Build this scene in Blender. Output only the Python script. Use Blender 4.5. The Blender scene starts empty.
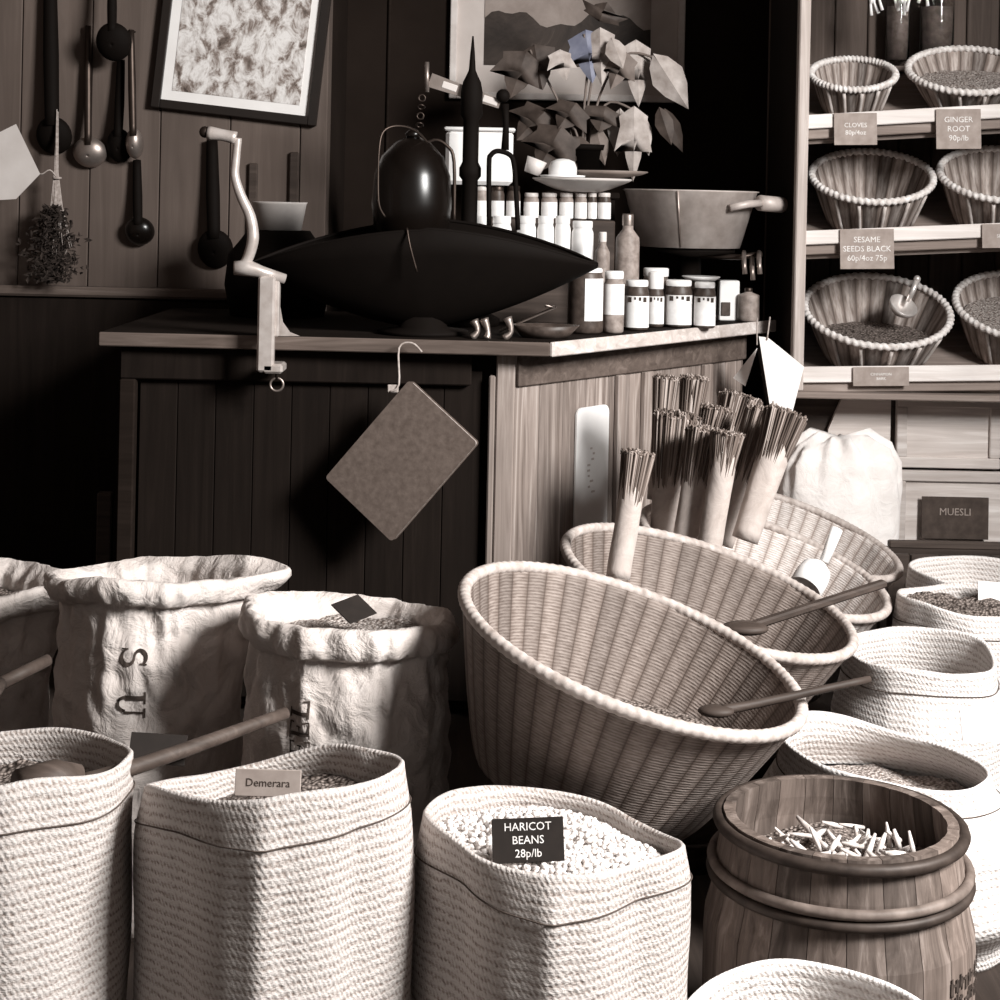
import bpy, math, random
from mathutils import Vector, Matrix, noise
R_ = random.Random(7)
PI = math.pi
sin, cos = math.sin, math.cos
scene = bpy.context.scene
col = scene.collection

# ------------------------------------------------------------------ camera geometry
F, CX, CY, HC, ROLL = 1650.0, 500.0, 200.0, 1.45, math.radians(1.2)
def ab(u, v):
    du, dv = u - CX, v - CY
    return du*cos(ROLL) + dv*sin(ROLL), -du*sin(ROLL) + dv*cos(ROLL)
def P(u, v, d):
    a, b = ab(u, v)
    return Vector((a/F*d, d, HC - b/F*d))
def onz(u, v, z):
    a, b = ab(u, v)
    return P(u, v, (HC - z)*F/b)
def px(n, d): return n/F*d

# ------------------------------------------------------------------ colour + materials
def lin(c): return c/12.92 if c <= .04045 else ((c + .055)/1.055)**2.4
def S(g, warm=1.0):
    x = g/255.0
    t = warm*(4*x*(1 - x)*.8 + .2)
    r = (g + t*11, g - t*2, g - t*9)
    return tuple(lin(max(0, min(255, c))/255) for c in r) + (1,)

class NT:
    def __init__(s, name):
        s.m = bpy.data.materials.new(name); s.m.use_nodes = True
        s.t = s.m.node_tree; s.n = s.t.nodes; s.l = s.t.links
        s.b = s.n['Principled BSDF']
    def new(s, typ, **kw):
        n = s.n.new(typ)
        for k, v in kw.items():
            if k.startswith('_'): setattr(n, k[1:], v)
            else: n.inputs[k].default_value = v
        return n
    def link(s, a, b): s.l.new(a, b)
    def math(s, op, a, b=None):
        n = s.n.new('ShaderNodeMath'); n.operation = op
        for i, x in enumerate((a, b)):
            if x is None: continue
            if isinstance(x, (int, float)): n.inputs[i].default_value = x
            else: s.link(x, n.inputs[i])
        return n.outputs[0]
    def coord(s, which='Object', scale=(1, 1, 1)):
        c = s.n.new('ShaderNodeTexCoord'); mp = s.n.new('ShaderNodeMapping')
        s.link(c.outputs[which], mp.inputs[0]); mp.inputs['Scale'].default_value = scale
        return mp.outputs[0]
    def noise(s, vec, scale=5, detail=4, rough=.55, dist=0):
        n = s.n.new('ShaderNodeTexNoise'); s.link(vec, n.inputs['Vector'])
        n.inputs['Scale'].default_value = scale; n.inputs['Detail'].default_value = detail
        n.inputs['Roughness'].default_value = rough; n.inputs['Distortion'].default_value = dist
        return n.outputs['Fac']
    def ramp(s, fac, stops):
        r = s.n.new('ShaderNodeValToRGB'); s.link(fac, r.inputs[0])
        e = r.color_ramp.elements
        while len(e) < len(stops): e.new(.5)
        for q, (p, c) in zip(e, stops): q.position = p; q.color = c
        return r.outputs[0]
    def mul(s, colr, fac):
        n = s.n.new('ShaderNodeMix'); n.data_type = 'RGBA'; n.blend_type = 'MULTIPLY'; n.inputs[0].default_value = 1
        s.link(colr, n.inputs[6]); s.link(fac, n.inputs[7]); return n.outputs[2]
    def island(s):
        return s.n.new('ShaderNodeNewGeometry').outputs['Random Per Island']
    def gain(s, colr, val, lo, hi):
        mr = s.n.new('ShaderNodeMapRange'); s.link(val, mr.inputs[0])
        mr.inputs[3].default_value = lo; mr.inputs[4].default_value = hi
        return s.mul(colr, mr.outputs[0])
    def bump(s, h, strength=.4, dist=.01):
        b = s.n.new('ShaderNodeBump'); b.inputs['Strength'].default_value = strength; b.inputs['Distance'].default_value = dist
        s.link(h, b.inputs['Height'])
        s.link(b.outputs[0], s.b.inputs['Normal'])
    def done(s, colr, rough=.7, metal=0, spec=.3):
        if isinstance(colr, tuple): s.b.inputs['Base Color'].default_value = colr
        else: s.link(colr, s.b.inputs['Base Color'])
        s.b.inputs['Roughness'].default_value = rough; s.b.inputs['Metallic'].default_value = metal
        s.b.inputs['Specular IOR Level'].default_value = spec
        return s.m

def m_plain(name, g, var=.15, scale=12, rough=.7, metal=0, bump=0, spec=.3, warm=1, bdist=.004):
    t = NT(name); v = t.coord(); n = t.noise(v, scale, 5)
    c = t.ramp(n, [(.25, S(g*(1 - var), warm)), (.75, S(min(255, g*(1 + var)), warm))])
    if bump: t.bump(n, bump, bdist)
    return t.done(c, rough, metal, spec)
def m_wood(name, g1, g2, axis='z', rough=.65, isl=.35, bump=.25, dens=1.0, spec=.25):
    t = NT(name)
    sc = {'x': (1.6, 30, 30), 'y': (30, 1.6, 30), 'z': (30, 30, 1.6)}[axis]
    isd = t.island()
    vm = t.n.new('ShaderNodeVectorMath'); vm.operation = 'ADD'
    t.link(t.coord('Object', tuple(x*dens for x in sc)), vm.inputs[0])
    cb = t.n.new('ShaderNodeCombineXYZ'); q = t.math('MULTIPLY', isd, 37.0)
    for i in range(3): t.link(q, cb.inputs[i])
    t.link(cb.outputs[0], vm.inputs[1])
    n = t.noise(vm.outputs[0], 1.0, 6, .62, 1.2)
    c = t.ramp(n, [(.3, S(g1)), (.55, S((g1 + g2)/2)), (.72, S(g2))])
    big = t.noise(t.coord(), 2.5, 3)
    c = t.gain(c, big, .7, 1.3)
    c = t.gain(c, isd, 1 - isl, 1 + isl)
    t.bump(n, bump, .004)
    return t.done(c, rough, 0, spec)
def m_weave(name, g1, g2, pitch=.0135, cols=150):
    t = NT(name); uv = t.n.new('ShaderNodeTexCoord').outputs['UV']
    sx = t.n.new('ShaderNodeSeparateXYZ'); t.link(uv, sx.inputs[0])
    wob = t.noise(t.coord('Object'), 7, 3)
    fine = t.noise(t.coord('UV', (cols*1.2, 220, 1)), 1.0, 3, .6)
    vv = t.math('ADD', t.math('MULTIPLY', sx.outputs[1], 2*PI/pitch), t.math('MULTIPLY', wob, 11.0))
    uu = t.math('MULTIPLY', sx.outputs[0], 2*PI*cols)
    row = t.math('SINE', vv)
    half = t.math('MULTIPLY', vv, .5)
    twill = t.math('SINE', t.math('ADD', uu, t.math('MULTIPLY', half, 2.0)))
    h = t.math('ADD', t.math('MULTIPLY', row, .34), t.math('MULTIPLY', twill, .2))
    h = t.math('ADD', h, t.math('MULTIPLY', t.math('SUBTRACT', fine, .5), 2.6))
    hn = t.math('ADD', t.math('MULTIPLY', h, .5), .5)
    c = t.ramp(hn, [(.0, S(g1, 1.1)), (.28, S((g1*.4 + g2*.6), .9)), (.55, S(g2, .7))])
    c = t.gain(c, t.noise(t.coord('Object'), 4, 4), .82, 1.15)
    t.bump(hn, .6, .005)
    return t.done(c, .85, 0, .15)
def m_wicker(name, g1, g2, staves, pitch=.008, stave_var=.3):
    t = NT(name); uv = t.n.new('ShaderNodeTexCoord').outputs['UV']
    sx = t.n.new('ShaderNodeSeparateXYZ'); t.link(uv, sx.inputs[0])
    us = t.math('MULTIPLY', sx.outputs[0], float(staves))
    wn = t.n.new('ShaderNodeTexWhiteNoise'); wn.noise_dimensions = '1D'
    t.link(t.math('FLOOR', us), wn.inputs['W'])
    alt = t.math('SINE', t.math('MULTIPLY', us, PI))
    wob = t.noise(t.coord('Object'), 9, 2)
    weft = t.math('SINE', t.math('ADD', t.math('MULTIPLY', sx.outputs[1], 2*PI/pitch), t.math('MULTIPLY', wob, 4.0)))
    fine = t.noise(t.coord('UV', (staves*2, 160, 1)), 1.0, 3, .6)
    edge = t.math('POWER', t.math('ABSOLUTE', alt), .35)
    h = t.math('MULTIPLY', t.math('ADD', t.math('MULTIPLY', weft, .13), t.math('ADD', t.math('MULTIPLY', fine, .9), .12)), edge)
    c = t.ramp(h, [(.0, S(g1, 1.1)), (.3, S(g1*.5 + g2*.5)), (.75, S(g2, .9))])
    c = t.gain(c, wn.outputs[0], 1 - stave_var, 1 + stave_var)
    c = t.gain(c, t.noise(t.coord('Object'), 3, 4), .75, 1.2)
    t.bump(h, .6, .004)
    return t.done(c, .7, 0, .25)
def m_paper(name, g1, g2, bump=.6, scale=9, rough=.75):
    t = NT(name); v = t.coord('Object')
    vo = t.n.new('ShaderNodeTexVoronoi'); vo.feature = 'SMOOTH_F1'; vo.inputs['Scale'].default_value = scale
    vm = t.n.new('ShaderNodeMix'); vm.data_type = 'VECTOR'; vm.inputs[0].default_value = .12
    nz = t.n.new('ShaderNodeTexNoise'); nz.inputs['Scale'].default_value = 6; t.link(v, nz.inputs['Vector'])
    t.link(v, vm.inputs[4]); t.link(nz.outputs['Color'], vm.inputs[5]); t.link(vm.outputs[1], vo.inputs['Vector'])
    n = t.noise(v, 18, 6, .6, .6)
    h = t.math('ADD', vo.outputs['Distance'], t.math('MULTIPLY', n, .45))
    c = t.ramp(n, [(.3, S(g1)), (.7, S(g2))])
    t.bump(h, bump, .03)
    return t.done(c, rough, 0, .3)
def m_metal(name, g, rough=.35, metal=1.0, bump=.05):
    return m_plain(name, g, .12, 20, rough, metal, bump, .5)
def m_glass(name, g=235):
    t = NT(name); t.done(S(g, .3), .06, 0, .5)
    t.b.inputs['Transmission Weight'].default_value = 1.0; t.b.inputs['IOR'].default_value = 1.35
    return t.m
def m_grain(name, g1, g2, scale=90, bump=1.0):
    t = NT(name); v = t.coord()
    vo = t.n.new('ShaderNodeTexVoronoi'); vo.inputs['Scale'].default_value = scale; t.link(v, vo.inputs['Vector'])
    c = t.ramp(vo.outputs['Distance'], [(.1, S(g2)), (.8, S(g1))])
    c = t.gain(c, vo.outputs['Color'], .75, 1.25)
    t.bump(vo.outputs['Distance'], -bump if False else bump, .006)
    return t.done(c, .7, 0, .2)
def m_painting(name, stops, scale, dist=2.5, stretch=(1, 1, 1)):
    t = NT(name)
    n = t.noise(t.coord('Object', stretch), scale, 7, .68, dist)
    c = t.ramp(n, stops)
    return t.done(c, .5, 0, .2)

def m_bristle(name):
    t = NT(name); c = t.ramp(t.island(), [(0, S(66)), (.6, S(112)), (1, S(166))])
    return t.done(c, .8, 0, .15)
def m_slat(name, g1, g2, staves):
    t = NT(name); uv = t.n.new('ShaderNodeTexCoord').outputs['UV']
    sx = t.n.new('ShaderNodeSeparateXYZ'); t.link(uv, sx.inputs[0])
    us = t.math('MULTIPLY', sx.outputs[0], float(staves))
    wn = t.n.new('ShaderNodeTexWhiteNoise'); wn.noise_dimensions = '1D'; t.link(t.math('FLOOR', us), wn.inputs['W'])
    edge = t.math('POWER', t.math('ABSOLUTE', t.math('SINE', t.math('MULTIPLY', us, PI))), .3)
    fine = t.noise(t.coord('UV', (staves*4, 14, 1)), 1.0, 4, .6)
    h = t.math('MULTIPLY', t.math('ADD', t.math('MULTIPLY', fine, .8), .2), edge)
    c = t.ramp(h, [(.05, S(g1)), (.45, S((g1 + g2)/2)), (.75, S(g2))])
    c = t.gain(c, wn.outputs[0], .6, 1.3)
    t.bump(h, .5, .004)
    return t.done(c, .7, 0, .25)
MT = {
 'wall': m_wood('brown_wall_board', 76, 94, 'z', .75, .06, .1, .6),
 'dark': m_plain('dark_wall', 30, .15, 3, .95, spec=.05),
 'dado': m_wood('dark_dado', 26, 36, 'x', .85, .1, spec=.05),
 'floor': m_wood('floor_board', 34, 52, 'y', .8),
 'plaster': m_plain('plaster', 84, .08, 4, .95, bump=.1),
 'top': m_wood('counter_top_wood', 70, 120, 'x', .5, .05, .2),
 'topdark': m_plain('dark_counter_top', 24, .15, 8, .85, spec=.05),
 'edge': m_wood('lit_edge_wood', 165, 225, 'y', .6, .1),  # edge wood made paler, side light painted into its tone
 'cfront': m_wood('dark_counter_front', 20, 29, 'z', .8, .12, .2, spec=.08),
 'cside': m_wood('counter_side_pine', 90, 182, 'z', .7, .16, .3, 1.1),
 'crail': m_wood('counter_rail', 66, 108, 'x', .7, .1),
 'post': m_wood('corner_post_pine', 110, 180, 'z', .65, .15),
 'black': m_plain('black_iron', 13, .1, 20, .75, 0, 0, .08),
 'blackgloss': m_plain('black_gloss', 12, .1, 20, .26, 0, 0, .35),
 'iron': m_metal('dark_iron', 62, .45, .85),
 'steel': m_metal('pale_steel', 215, .32, .55),
 'cast': m_plain('cast_metal_paint', 188, .1, 30, .35, .35, .15, .5),
 'copper': m_metal('dull_copper', 172, .5, .12, .15),
 'tinned': m_metal('worn_tin', 150, .4, .8),
 'white': m_plain('white_enamel', 238, .03, 8, .4, 0, 0, .4, .5),
 'cream': m_plain('cream_china', 200, .06, 8, .45, 0, 0, .4, .8),
 'grey': m_plain('grey_china', 120, .1, 8, .5, 0, 0, .4),
 'label': m_plain('white_label', 236, .05, 40, .8, warm=.5),
 'glass': m_glass('jar_glass'),
 'preserve': m_plain('dark_preserve', 62, .3, 40, .45, 0, .2),
 'honey': m_plain('mid_preserve', 128, .25, 40, .5, 0, .2),
 'straw': m_weave('straw_sack_weave', 104, 190),
 'straw2': m_weave('pale_straw_weave', 140, 220, .014, 120),
 'kraft': m_paper('kraft_paper', 186, 208, 1.0, 13),
 'kraftdark': m_plain('brown_cover', 88, .14, 60, .85, 0, .2, .15),
 'pages': m_plain('page_edge', 168, .25, 90, .9),
 'whitepaper': m_paper('white_paper', 225, 240, .25, 5),
 'cloth': m_paper('white_cotton', 222, 238, .5, 7, .9),
 'wicker': m_wicker('cane_weave', 52, 140, 44, .0062, .2),
 'wicker2': m_wicker('cane_weave_pale', 104, 222, 44, .0062, .16),
 'rim': m_plain('cane_rim', 168, .18, 45, .6, 0, .3),
 'slat': m_slat('split_wood_slats', 48, 190, 26),
 'srim': m_plain('laced_basket_rim', 206, .2, 50, .7, 0, .3),
 'hoopw': m_plain('pale_basket_upright', 196, .12, 30, .6),
 'shelf': m_wood('pale_shelf_wood', 200, 240, 'x', .7, .05),
 'shelfd': m_wood('grey_shelf_wood', 110, 150, 'x', .8, .1),
 'spost': m_wood('shelf_post_wood', 150, 200, 'z', .7, .1),
 'cup': m_wood('pale_cupboard_pine', 176, 224, 'x', .7, .15),
 'card': m_plain('grey_price_card', 146, .1, 30, .85),
 'chalk': m_plain('black_card', 27, .15, 40, .8),
 'board': m_plain('brown_black_board', 62, .2, 30, .85),
 'chalkw': m_plain('chalk_white', 222, .1, 40, .9, warm=.6),
 'ink': m_plain('faded_ink', 52, .35, 60, .9),
 'faint': m_plain('faint_ink', 190, .05, 60, .9),
 'barrel': m_wood('barrel_stave', 58, 142, 'z', .65, .34, .3),
 'hoop': m_plain('dark_hoop', 52, .3, 30, .55, .2, .2),
 'cane': m_plain('withy_hoop', 96, .25, 30, .6, 0, .2),
 'beans': m_plain('pale_beans', 214, .08, 60, .5, warm=.8),
 'grain': m_grain('dark_grain', 46, 150, 130),
 'grainpale': m_grain('pale_grain', 110, 205, 140),
 'cork': m_plain('pale_stick', 190, .2, 60, .7, 0, .2),
 'dwood': m_wood('dark_tool_wood', 44, 74, 'x', .6, .1),
 'mwood': m_wood('brown_tool_wood', 52, 86, 'x', .6, .1),
 'wrap': m_paper('bundle_wrap', 160, 188, .3, 12),
 'bristle': m_bristle('straw_bristle'),
 'leaf': m_plain('lit_leaf', 168, .2, 20, .6),  # leaves in the light, brightness painted into the colour
 'leafshade': m_plain('shaded_leaf', 66, .3, 20, .6),  # same leaves further behind, shade painted into the colour
 'stem': m_plain('plant_stem', 110, .2, 20, .6),
 'twine': m_plain('pale_twine', 160, .2, 80, .9),
 'herb': m_plain('dried_herb', 40, .4, 60, .9),
 'frameb': m_plain('black_frame', 26, .1, 20, .4, spec=.4),
 'framew': m_plain('pale_frame', 205, .06, 20, .5),
 'mat': m_plain('picture_mount', 232, .02, 10, .85, warm=.6),
 'mat2': m_plain('cream_mount', 190, .04, 10, .85),
 'paint1': m_painting('woodland_painting', [(.32, S(60)), (.42, S(120)), (.5, S(190, .6)), (.6, S(226, .5)), (.75, S(140))], 15, .5, (1.5, 1, .7)),
 'paint2': m_painting('dark_landscape', [(.35, S(36)), (.55, S(58)), (.68, S(96)), (.8, S(120))], 4, 1.0, (1, 1, 2)),
 'sky2': m_painting('painted_sky', [(.3, S(120)), (.7, S(158))], 4, .5, (1, 1, 3)),
 'window': m_wood('window_wood', 150, 190, 'z'),
 'sackdark': m_plain('sack_stitch', 70, .2, 60, .9),
}
def blue_leaf():
    t = NT('bluish_leaf'); n = t.noise(t.coord(), 12, 3)
    return t.done(t.ramp(n, [(.3, (.13, .14, .21, 1)), (.7, (.28, .29, .37, 1))]), .6)
MT['leafblue'] = blue_leaf()

# ------------------------------------------------------------------ mesh builder
class MB:
    def __init__(s): s.v = []; s.f = []; s.uv = []; s.sm = []
    def add(s, vs, fs, uvs=None, M=None, smooth=True):
        o = len(s.v)
        for p in vs:
            p = Vector(p); s.v.append(M @ p if M is not None else p)
        for i, f in enumerate(fs):
            s.f.append([o + k for k in f]); s.sm.append(smooth)
            s.uv.append(uvs[i] if uvs else [(0, 0)]*len(f))
        return s
    def box(s, c, d, M=None):
        x, y, z = [q/2 for q in d]; c = Vector(c)
        vs = [c + Vector((sx*x, sy*y, sz*z)) for sz in (-1, 1) for sy in (-1, 1) for sx in (-1, 1)]
        return s.add(vs, [(0, 2, 3, 1), (4, 5, 7, 6), (0, 1, 5, 4), (2, 6, 7, 3), (0, 4, 6, 2), (1, 3, 7, 5)], None, M, False)
    def cbox(s, c, d, b=.004, M=None):           # box with chamfered edges
        x, y, z = [q/2 for q in d]; c = Vector(c); b = min(b, x*.9, y*.9, z*.9)
        rings = []
        for zz, k in ((-z, b), (-z + b, 0), (z - b, 0), (z, b)):
            X, Y = x - k, y - k; q = b if k == 0 else b*.6
            rings.append([(-X + q, -Y), (X - q, -Y), (X, -Y + q), (X, Y - q), (X - q, Y), (-X + q, Y), (-X, Y - q), (-X, -Y + q)])
        vs = []
        for (zz, k), r in zip(((-z, b), (-z + b, 0), (z - b, 0), (z, b)), rings):
            vs += [c + Vector((px_, py_, zz)) for px_, py_ in r]
        fs = []
        for i in range(3):
            for j in range(8):
                a, bb = i*8 + j, i*8 + (j + 1) % 8
                fs.append((a, bb, bb + 8, a + 8))
        fs.append(tuple(reversed(range(8)))); fs.append(tuple(range(24, 32)))
        return s.add(vs, fs, None, M, False)
    def prism(s, poly, z0, z1, M=None, smooth=False):   # polygon in xy, extruded along z
        n = len(poly)
        vs = [(x, y, z0) for x, y in poly] + [(x, y, z1) for x, y in poly]
        fs = [tuple(reversed(range(n))), tuple(range(n, 2*n))]
        fs += [(i, (i + 1) % n, n + (i + 1) % n, n + i) for i in range(n)]
        return s.add(vs, fs, None, M, smooth)
    def lathe(s, prof, seg=32, mod=None, M=None, cap0=False, cap1=False, smooth=True):
        vs = []; L = [0]
        for i in range(1, len(prof)):
            L.append(L[-1] + math.hypot(prof[i][0] - prof[i-1][0], prof[i][1] - prof[i-1][1]))
        for i, (r, z) in enumerate(prof):
            for j in range(seg):
                th = 2*PI*j/seg
                vs.append(mod(th, i, r, z) if mod else (r*cos(th), r*sin(th), z))
        fs, uv = [], []
        for i in range(len(prof) - 1):
            for j in range(seg):
                k = (j + 1) % seg
                fs.append((i*seg + j, i*seg + k, (i + 1)*seg + k, (i + 1)*seg + j))
                u0, u1 = j/seg, (j + 1)/seg
                uv.append([(u0, L[i]), (u1, L[i]), (u1, L[i+1]), (u0, L[i+1])])
        for flag, i, rev in ((cap0, 0, True), (cap1, len(prof) - 1, False)):
            if flag:
                c = Vector((0, 0, 0))
                for j in range(seg): c += Vector(vs[i*seg + j])
                vs.append(c/seg); q = len(vs) - 1
                for j in range(seg):
                    a, b = i*seg + j, i*seg + (j + 1) % seg
                    fs.append((b, a, q) if rev else (a, b, q)); uv.append([(j/seg, L[i])]*2 + [(j/seg, L[i] + .1)])
        return s.add(vs, fs, uv, M, smooth)
    def tube(s, pts, r, seg=10, caps=True, M=None, sub=0):
        pts = [Vector(p) for p in pts]
        rr = r if isinstance(r, (list, tuple)) else [r]*len(pts)
        if sub:
            q, qr = [], []
            n = len(pts)
            for i in range(n - 1):
                p0, p1, p2, p3 = pts[max(0, i-1)], pts[i], pts[i+1], pts[min(n-1, i+2)]
                for k in range(sub):
                    t = k/sub
                    q.append(.5*((2*p1) + (p2 - p0)*t + (2*p0 - 5*p1 + 4*p2 - p3)*t*t + (3*p1 - p0 - 3*p2 + p3)*t**3))
                    qr.append(rr[i]*(1 - t) + rr[i+1]*t)
            pts, rr = q + [pts[-1]], qr + [rr[-1]]
        n = len(pts); vs = []; prev = None
        for i, p in enumerate(pts):
            d = (pts[min(n-1, i+1)] - pts[max(0, i-1)]).normalized()
            if prev is None:
                a = Vector((0, 0, 1)) if abs(d.z) < .9 else Vector((1, 0, 0))
                x = d.cross(a).normalized()
            else:
                x = (prev - d*prev.dot(d)).normalized()
            prev = x; y = d.cross(x)
            for j in range(seg):
                th = 2*PI*j/seg
                vs.append(p + (x*cos(th) + y*sin(th))*rr[i])
        fs = [(i*seg + j, i*seg + (j + 1) % seg, (i + 1)*seg + (j + 1) % seg, (i + 1)*seg + j) for i in range(n - 1) for j in range(seg)]
        if caps: fs += [tuple(reversed(range(seg))), tuple(range((n-1)*seg, n*seg))]
        return s.add(vs, fs, None, M, True)
    def ball(s, c, r, seg=16, M=None):
        if isinstance(r, (int, float)): r = (r, r, r)
        c = Vector(c); n = max(4, seg//2)
        prof = [(sin(PI*i/n), -cos(PI*i/n)) for i in range(n + 1)]; prof[0] = (.001, -1); prof[-1] = (.001, 1)
        return s.lathe(prof, seg, lambda th, i, rr, z: c + Vector((rr*cos(th)*r[0], rr*sin(th)*r[1], z*r[2])), M)
    def torus(s, R, r, M=None, wraps=0, seg=96, ts=10, amp=.16, path=None):
        vs = []
        for j in range(seg):
            th = 2*PI*j/seg
            c = path(th) if path else Vector((R*cos(th), R*sin(th), 0))
            er = Vector((cos(th), sin(th), 0))
            for k in range(ts):
                ph = 2*PI*k/ts
                q = r*(1 + (amp*sin(wraps*th + ph) if wraps else 0))
                vs.append(c + er*q*cos(ph) + Vector((0, 0, q*sin(ph))))
        fs = [(j*ts + k, ((j + 1) % seg)*ts + k, ((j + 1) % seg)*ts + (k + 1) % ts, j*ts + (k + 1) % ts) for j in range(seg) for k in range(ts)]
        return s.add(vs, fs, None, M, True)
    def build(s, name, mat, parent=None, world=True):
        me = bpy.data.meshes.new(name)
        vs = s.v
        if parent is not None and world:
            inv = WM[parent.name].inverted(); vs = [inv @ p for p in vs]
        me.from_pydata([tuple(p) for p in vs], [], s.f)
        ul = me.uv_layers.new(name='UVMap')
        flat = [c for f in s.uv for q in f for c in q]
        ul.data.foreach_set('uv', flat)
        me.polygons.foreach_set('use_smooth', s.sm)
        me.materials.append(MT[mat] if isinstance(mat, str) else mat)
        me.update()
        o = bpy.data.objects.new(name, me); col.objects.link(o)
        if parent is not None:
            o.parent = parent; WM[o.name] = WM[parent.name].copy()
        else: WM[o.name] = Matrix()
        return o
WM = {}
def tag(o, label, cat, group=None, kind=None):
    o['label'] = label; o['category'] = cat
    if group: o['group'] = group
    if kind: o['kind'] = kind
    return o
def thing(name, label, cat, M, group=None):
    if not isinstance(M, Matrix): M = Matrix.Translation(Vector(M))
    o = bpy.data.objects.new(name, None); col.objects.link(o)
    o.matrix_world = M; o.empty_display_size = .05; WM[o.name] = M.copy()
    return tag(o, label, cat, group)
def struct(o): o['kind'] = 'structure'; return o
def T(*p): return Matrix.Translation(Vector(p))
def frame(o, x, y, z):
    m = Matrix.Identity(4)
    for i in range(3): m[i][0], m[i][1], m[i][2], m[i][3] = x[i], y[i], z[i], o[i]
    return m
def ell(u, v, d, a, phi, ratio):
    """a circle seen as an ellipse: centre pixel, depth, half width in pixels, tilt, flatness -> centre, radius, axes"""
    c = P(u, v, d); r = (c - Vector((0, 0, HC))).normalized()
    X = r.cross(Vector((0, 0, 1))).normalized(); U = X.cross(r)
    f = math.radians(phi) - ROLL
    e1 = X*cos(f) - U*sin(f); e2 = X*sin(f) + U*cos(f)
    n = (-r*ratio + e2*math.sqrt(1 - ratio*ratio)).normalized()
    y = n.cross(e1).normalized()
    return c, px(a, (c - Vector((0, 0, HC))).length), e1, y, n
def text_mesh(s, size, M, name, mat, parent, depth=.0006, conform=None, spacing=1.0, align='CENTER'):
    cu = bpy.data.curves.new('lettering', 'FONT'); cu.body = s; cu.size = size; cu.align_x = align; cu.align_y = 'CENTER'
    cu.extrude = depth; cu.space_line = spacing; cu.resolution_u = 2
    o = bpy.data.objects.new('lettering', cu); col.objects.link(o)
    dg = bpy.context.evaluated_depsgraph_get()
    me = bpy.data.meshes.new_from_object(o.evaluated_get(dg))
    mb = MB(); mb.add([v.co.copy() for v in me.vertices], [tuple(p.vertices) for p in me.polygons], None, M, False)
    bpy.data.objects.remove(o); bpy.data.curves.remove(cu); bpy.data.meshes.remove(me)
    return mb.build(name, mat, parent)
def facing(p, tilt=0.0, yaw=0.0, roll=0.0):
    """card frame: local x right, y up, z toward the viewer side (-Y)"""
    return T(*p) @ Matrix.Rotation(yaw, 4, 'Z') @ Matrix.Rotation(PI/2 - tilt, 4, 'X') @ Matrix.Rotation(roll, 4, 'Z')

# ================================================================== SETTING
YB, YD = 5.78, 6.45
struct(MB().box((0, 3, -.05), (7, 9, .1)).build('floor', 'floor'))
struct(MB().box((0, 3, 4.25), (7, 9, .1)).build('ceiling', 'plaster'))
XW = P(328, 100, YB).x
w = MB()
x = -3.4
while x < XW - .01:
    x2 = min(x + .245, XW); w.cbox(((x + x2)/2, YB + .06, 2.1), (x2 - x - .003, .12, 4.2), .003); x = x2
struct(w.build('wall_back', 'wall'))
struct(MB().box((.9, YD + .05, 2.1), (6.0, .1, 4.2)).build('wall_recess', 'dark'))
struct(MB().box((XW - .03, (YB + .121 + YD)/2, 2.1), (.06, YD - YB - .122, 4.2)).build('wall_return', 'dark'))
struct(MB().box((-3.45, 3, 2.1), (.1, 9, 4.2)).build('wall_left', 'plaster'))
zd = P(100, 287, YB).z
struct(MB().cbox(((XW - 3.4)/2, YB - .025, zd/2 - .02), (XW + 3.4, .046, zd - .04), .004).build('baseboard_back', 'cfront'))
struct(MB().cbox(((XW - 3.4)/2, YB - .035, zd - .015), (XW + 3.4, .066, .035), .008).build('trim_1', 'crail'))
# right wall with the shop window the daylight comes through
WY0, WY1, WZ0, WZ1, XR = -.3, 2.4, 1.3, 4.0, 2.75
wr = MB()
wr.box((XR + .06, (WY0 - 1.8)/2, 2.1), (.12, WY0 + 1.8, 4.2)); wr.box((XR + .06, (WY1 + 7.5)/2, 2.1), (.12, 7.5 - WY1, 4.2))
wr.box((XR + .06, (WY0 + WY1)/2, WZ0/2), (.12, WY1 - WY0, WZ0)); wr.box((XR + .06, (WY0 + WY1)/2, (WZ1 + 4.2)/2), (.12, WY1 - WY0, 4.2 - WZ1))
struct(wr.build('wall_right', 'plaster'))
wf = MB()
for y in (WY0 + .03, WY1 - .03): wf.cbox((XR + .05, y, (WZ0 + WZ1)/2), (.08, .06, WZ1 - WZ0))
for z in (WZ0 + .03, WZ1 - .03): wf.cbox((XR + .05, (WY0 + WY1)/2, z), (.08, WY1 - WY0 - .12, .06))
struct(wf.build('window_1', 'window'))

# ================================================================== COUNTER
KD = 4.5/4.2                    # the counter stands this much further back
ZT = HC - .361*KD               # counter top height
A = onz(102, 336, ZT); B = onz(550, 345, ZT); Cc = onz(772, 320.4, ZT)
A = Vector((P(100, 337, 4.24*KD).x, 4.24*KD, ZT)); B = Vector((B.x, 4.2*KD, ZT))
D = Vector((A.x, Cc.y, ZT))
ctr = thing('shop_counter', 'dark wooden shop counter with pale pine end panel behind the sacks', 'counter', (0, 5.0, 0))
def xy(*ps): return [(p.x, p.y) for p in ps]
MB().prism(xy(A, B, Cc, D), ZT - .036, ZT).build('countertop', 'topdark', ctr)
MB().cbox(((A.x + B.x)/2, (A.y + B.y)/2 - .004, ZT - .018), (B.x - A.x + .004, .012, .038), .003, T((A.x + B.x)/2, (A.y + B.y)/2, 0) @ Matrix.Rotation(math.atan2(B.y - A.y, B.x - A.x), 4, 'Z') @ T(-(A.x + B.x)/2, -(A.y + B.y)/2, 0)).build('front_edge', 'top', ctr)['label'] = 'brown worn front edge strip'
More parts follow.
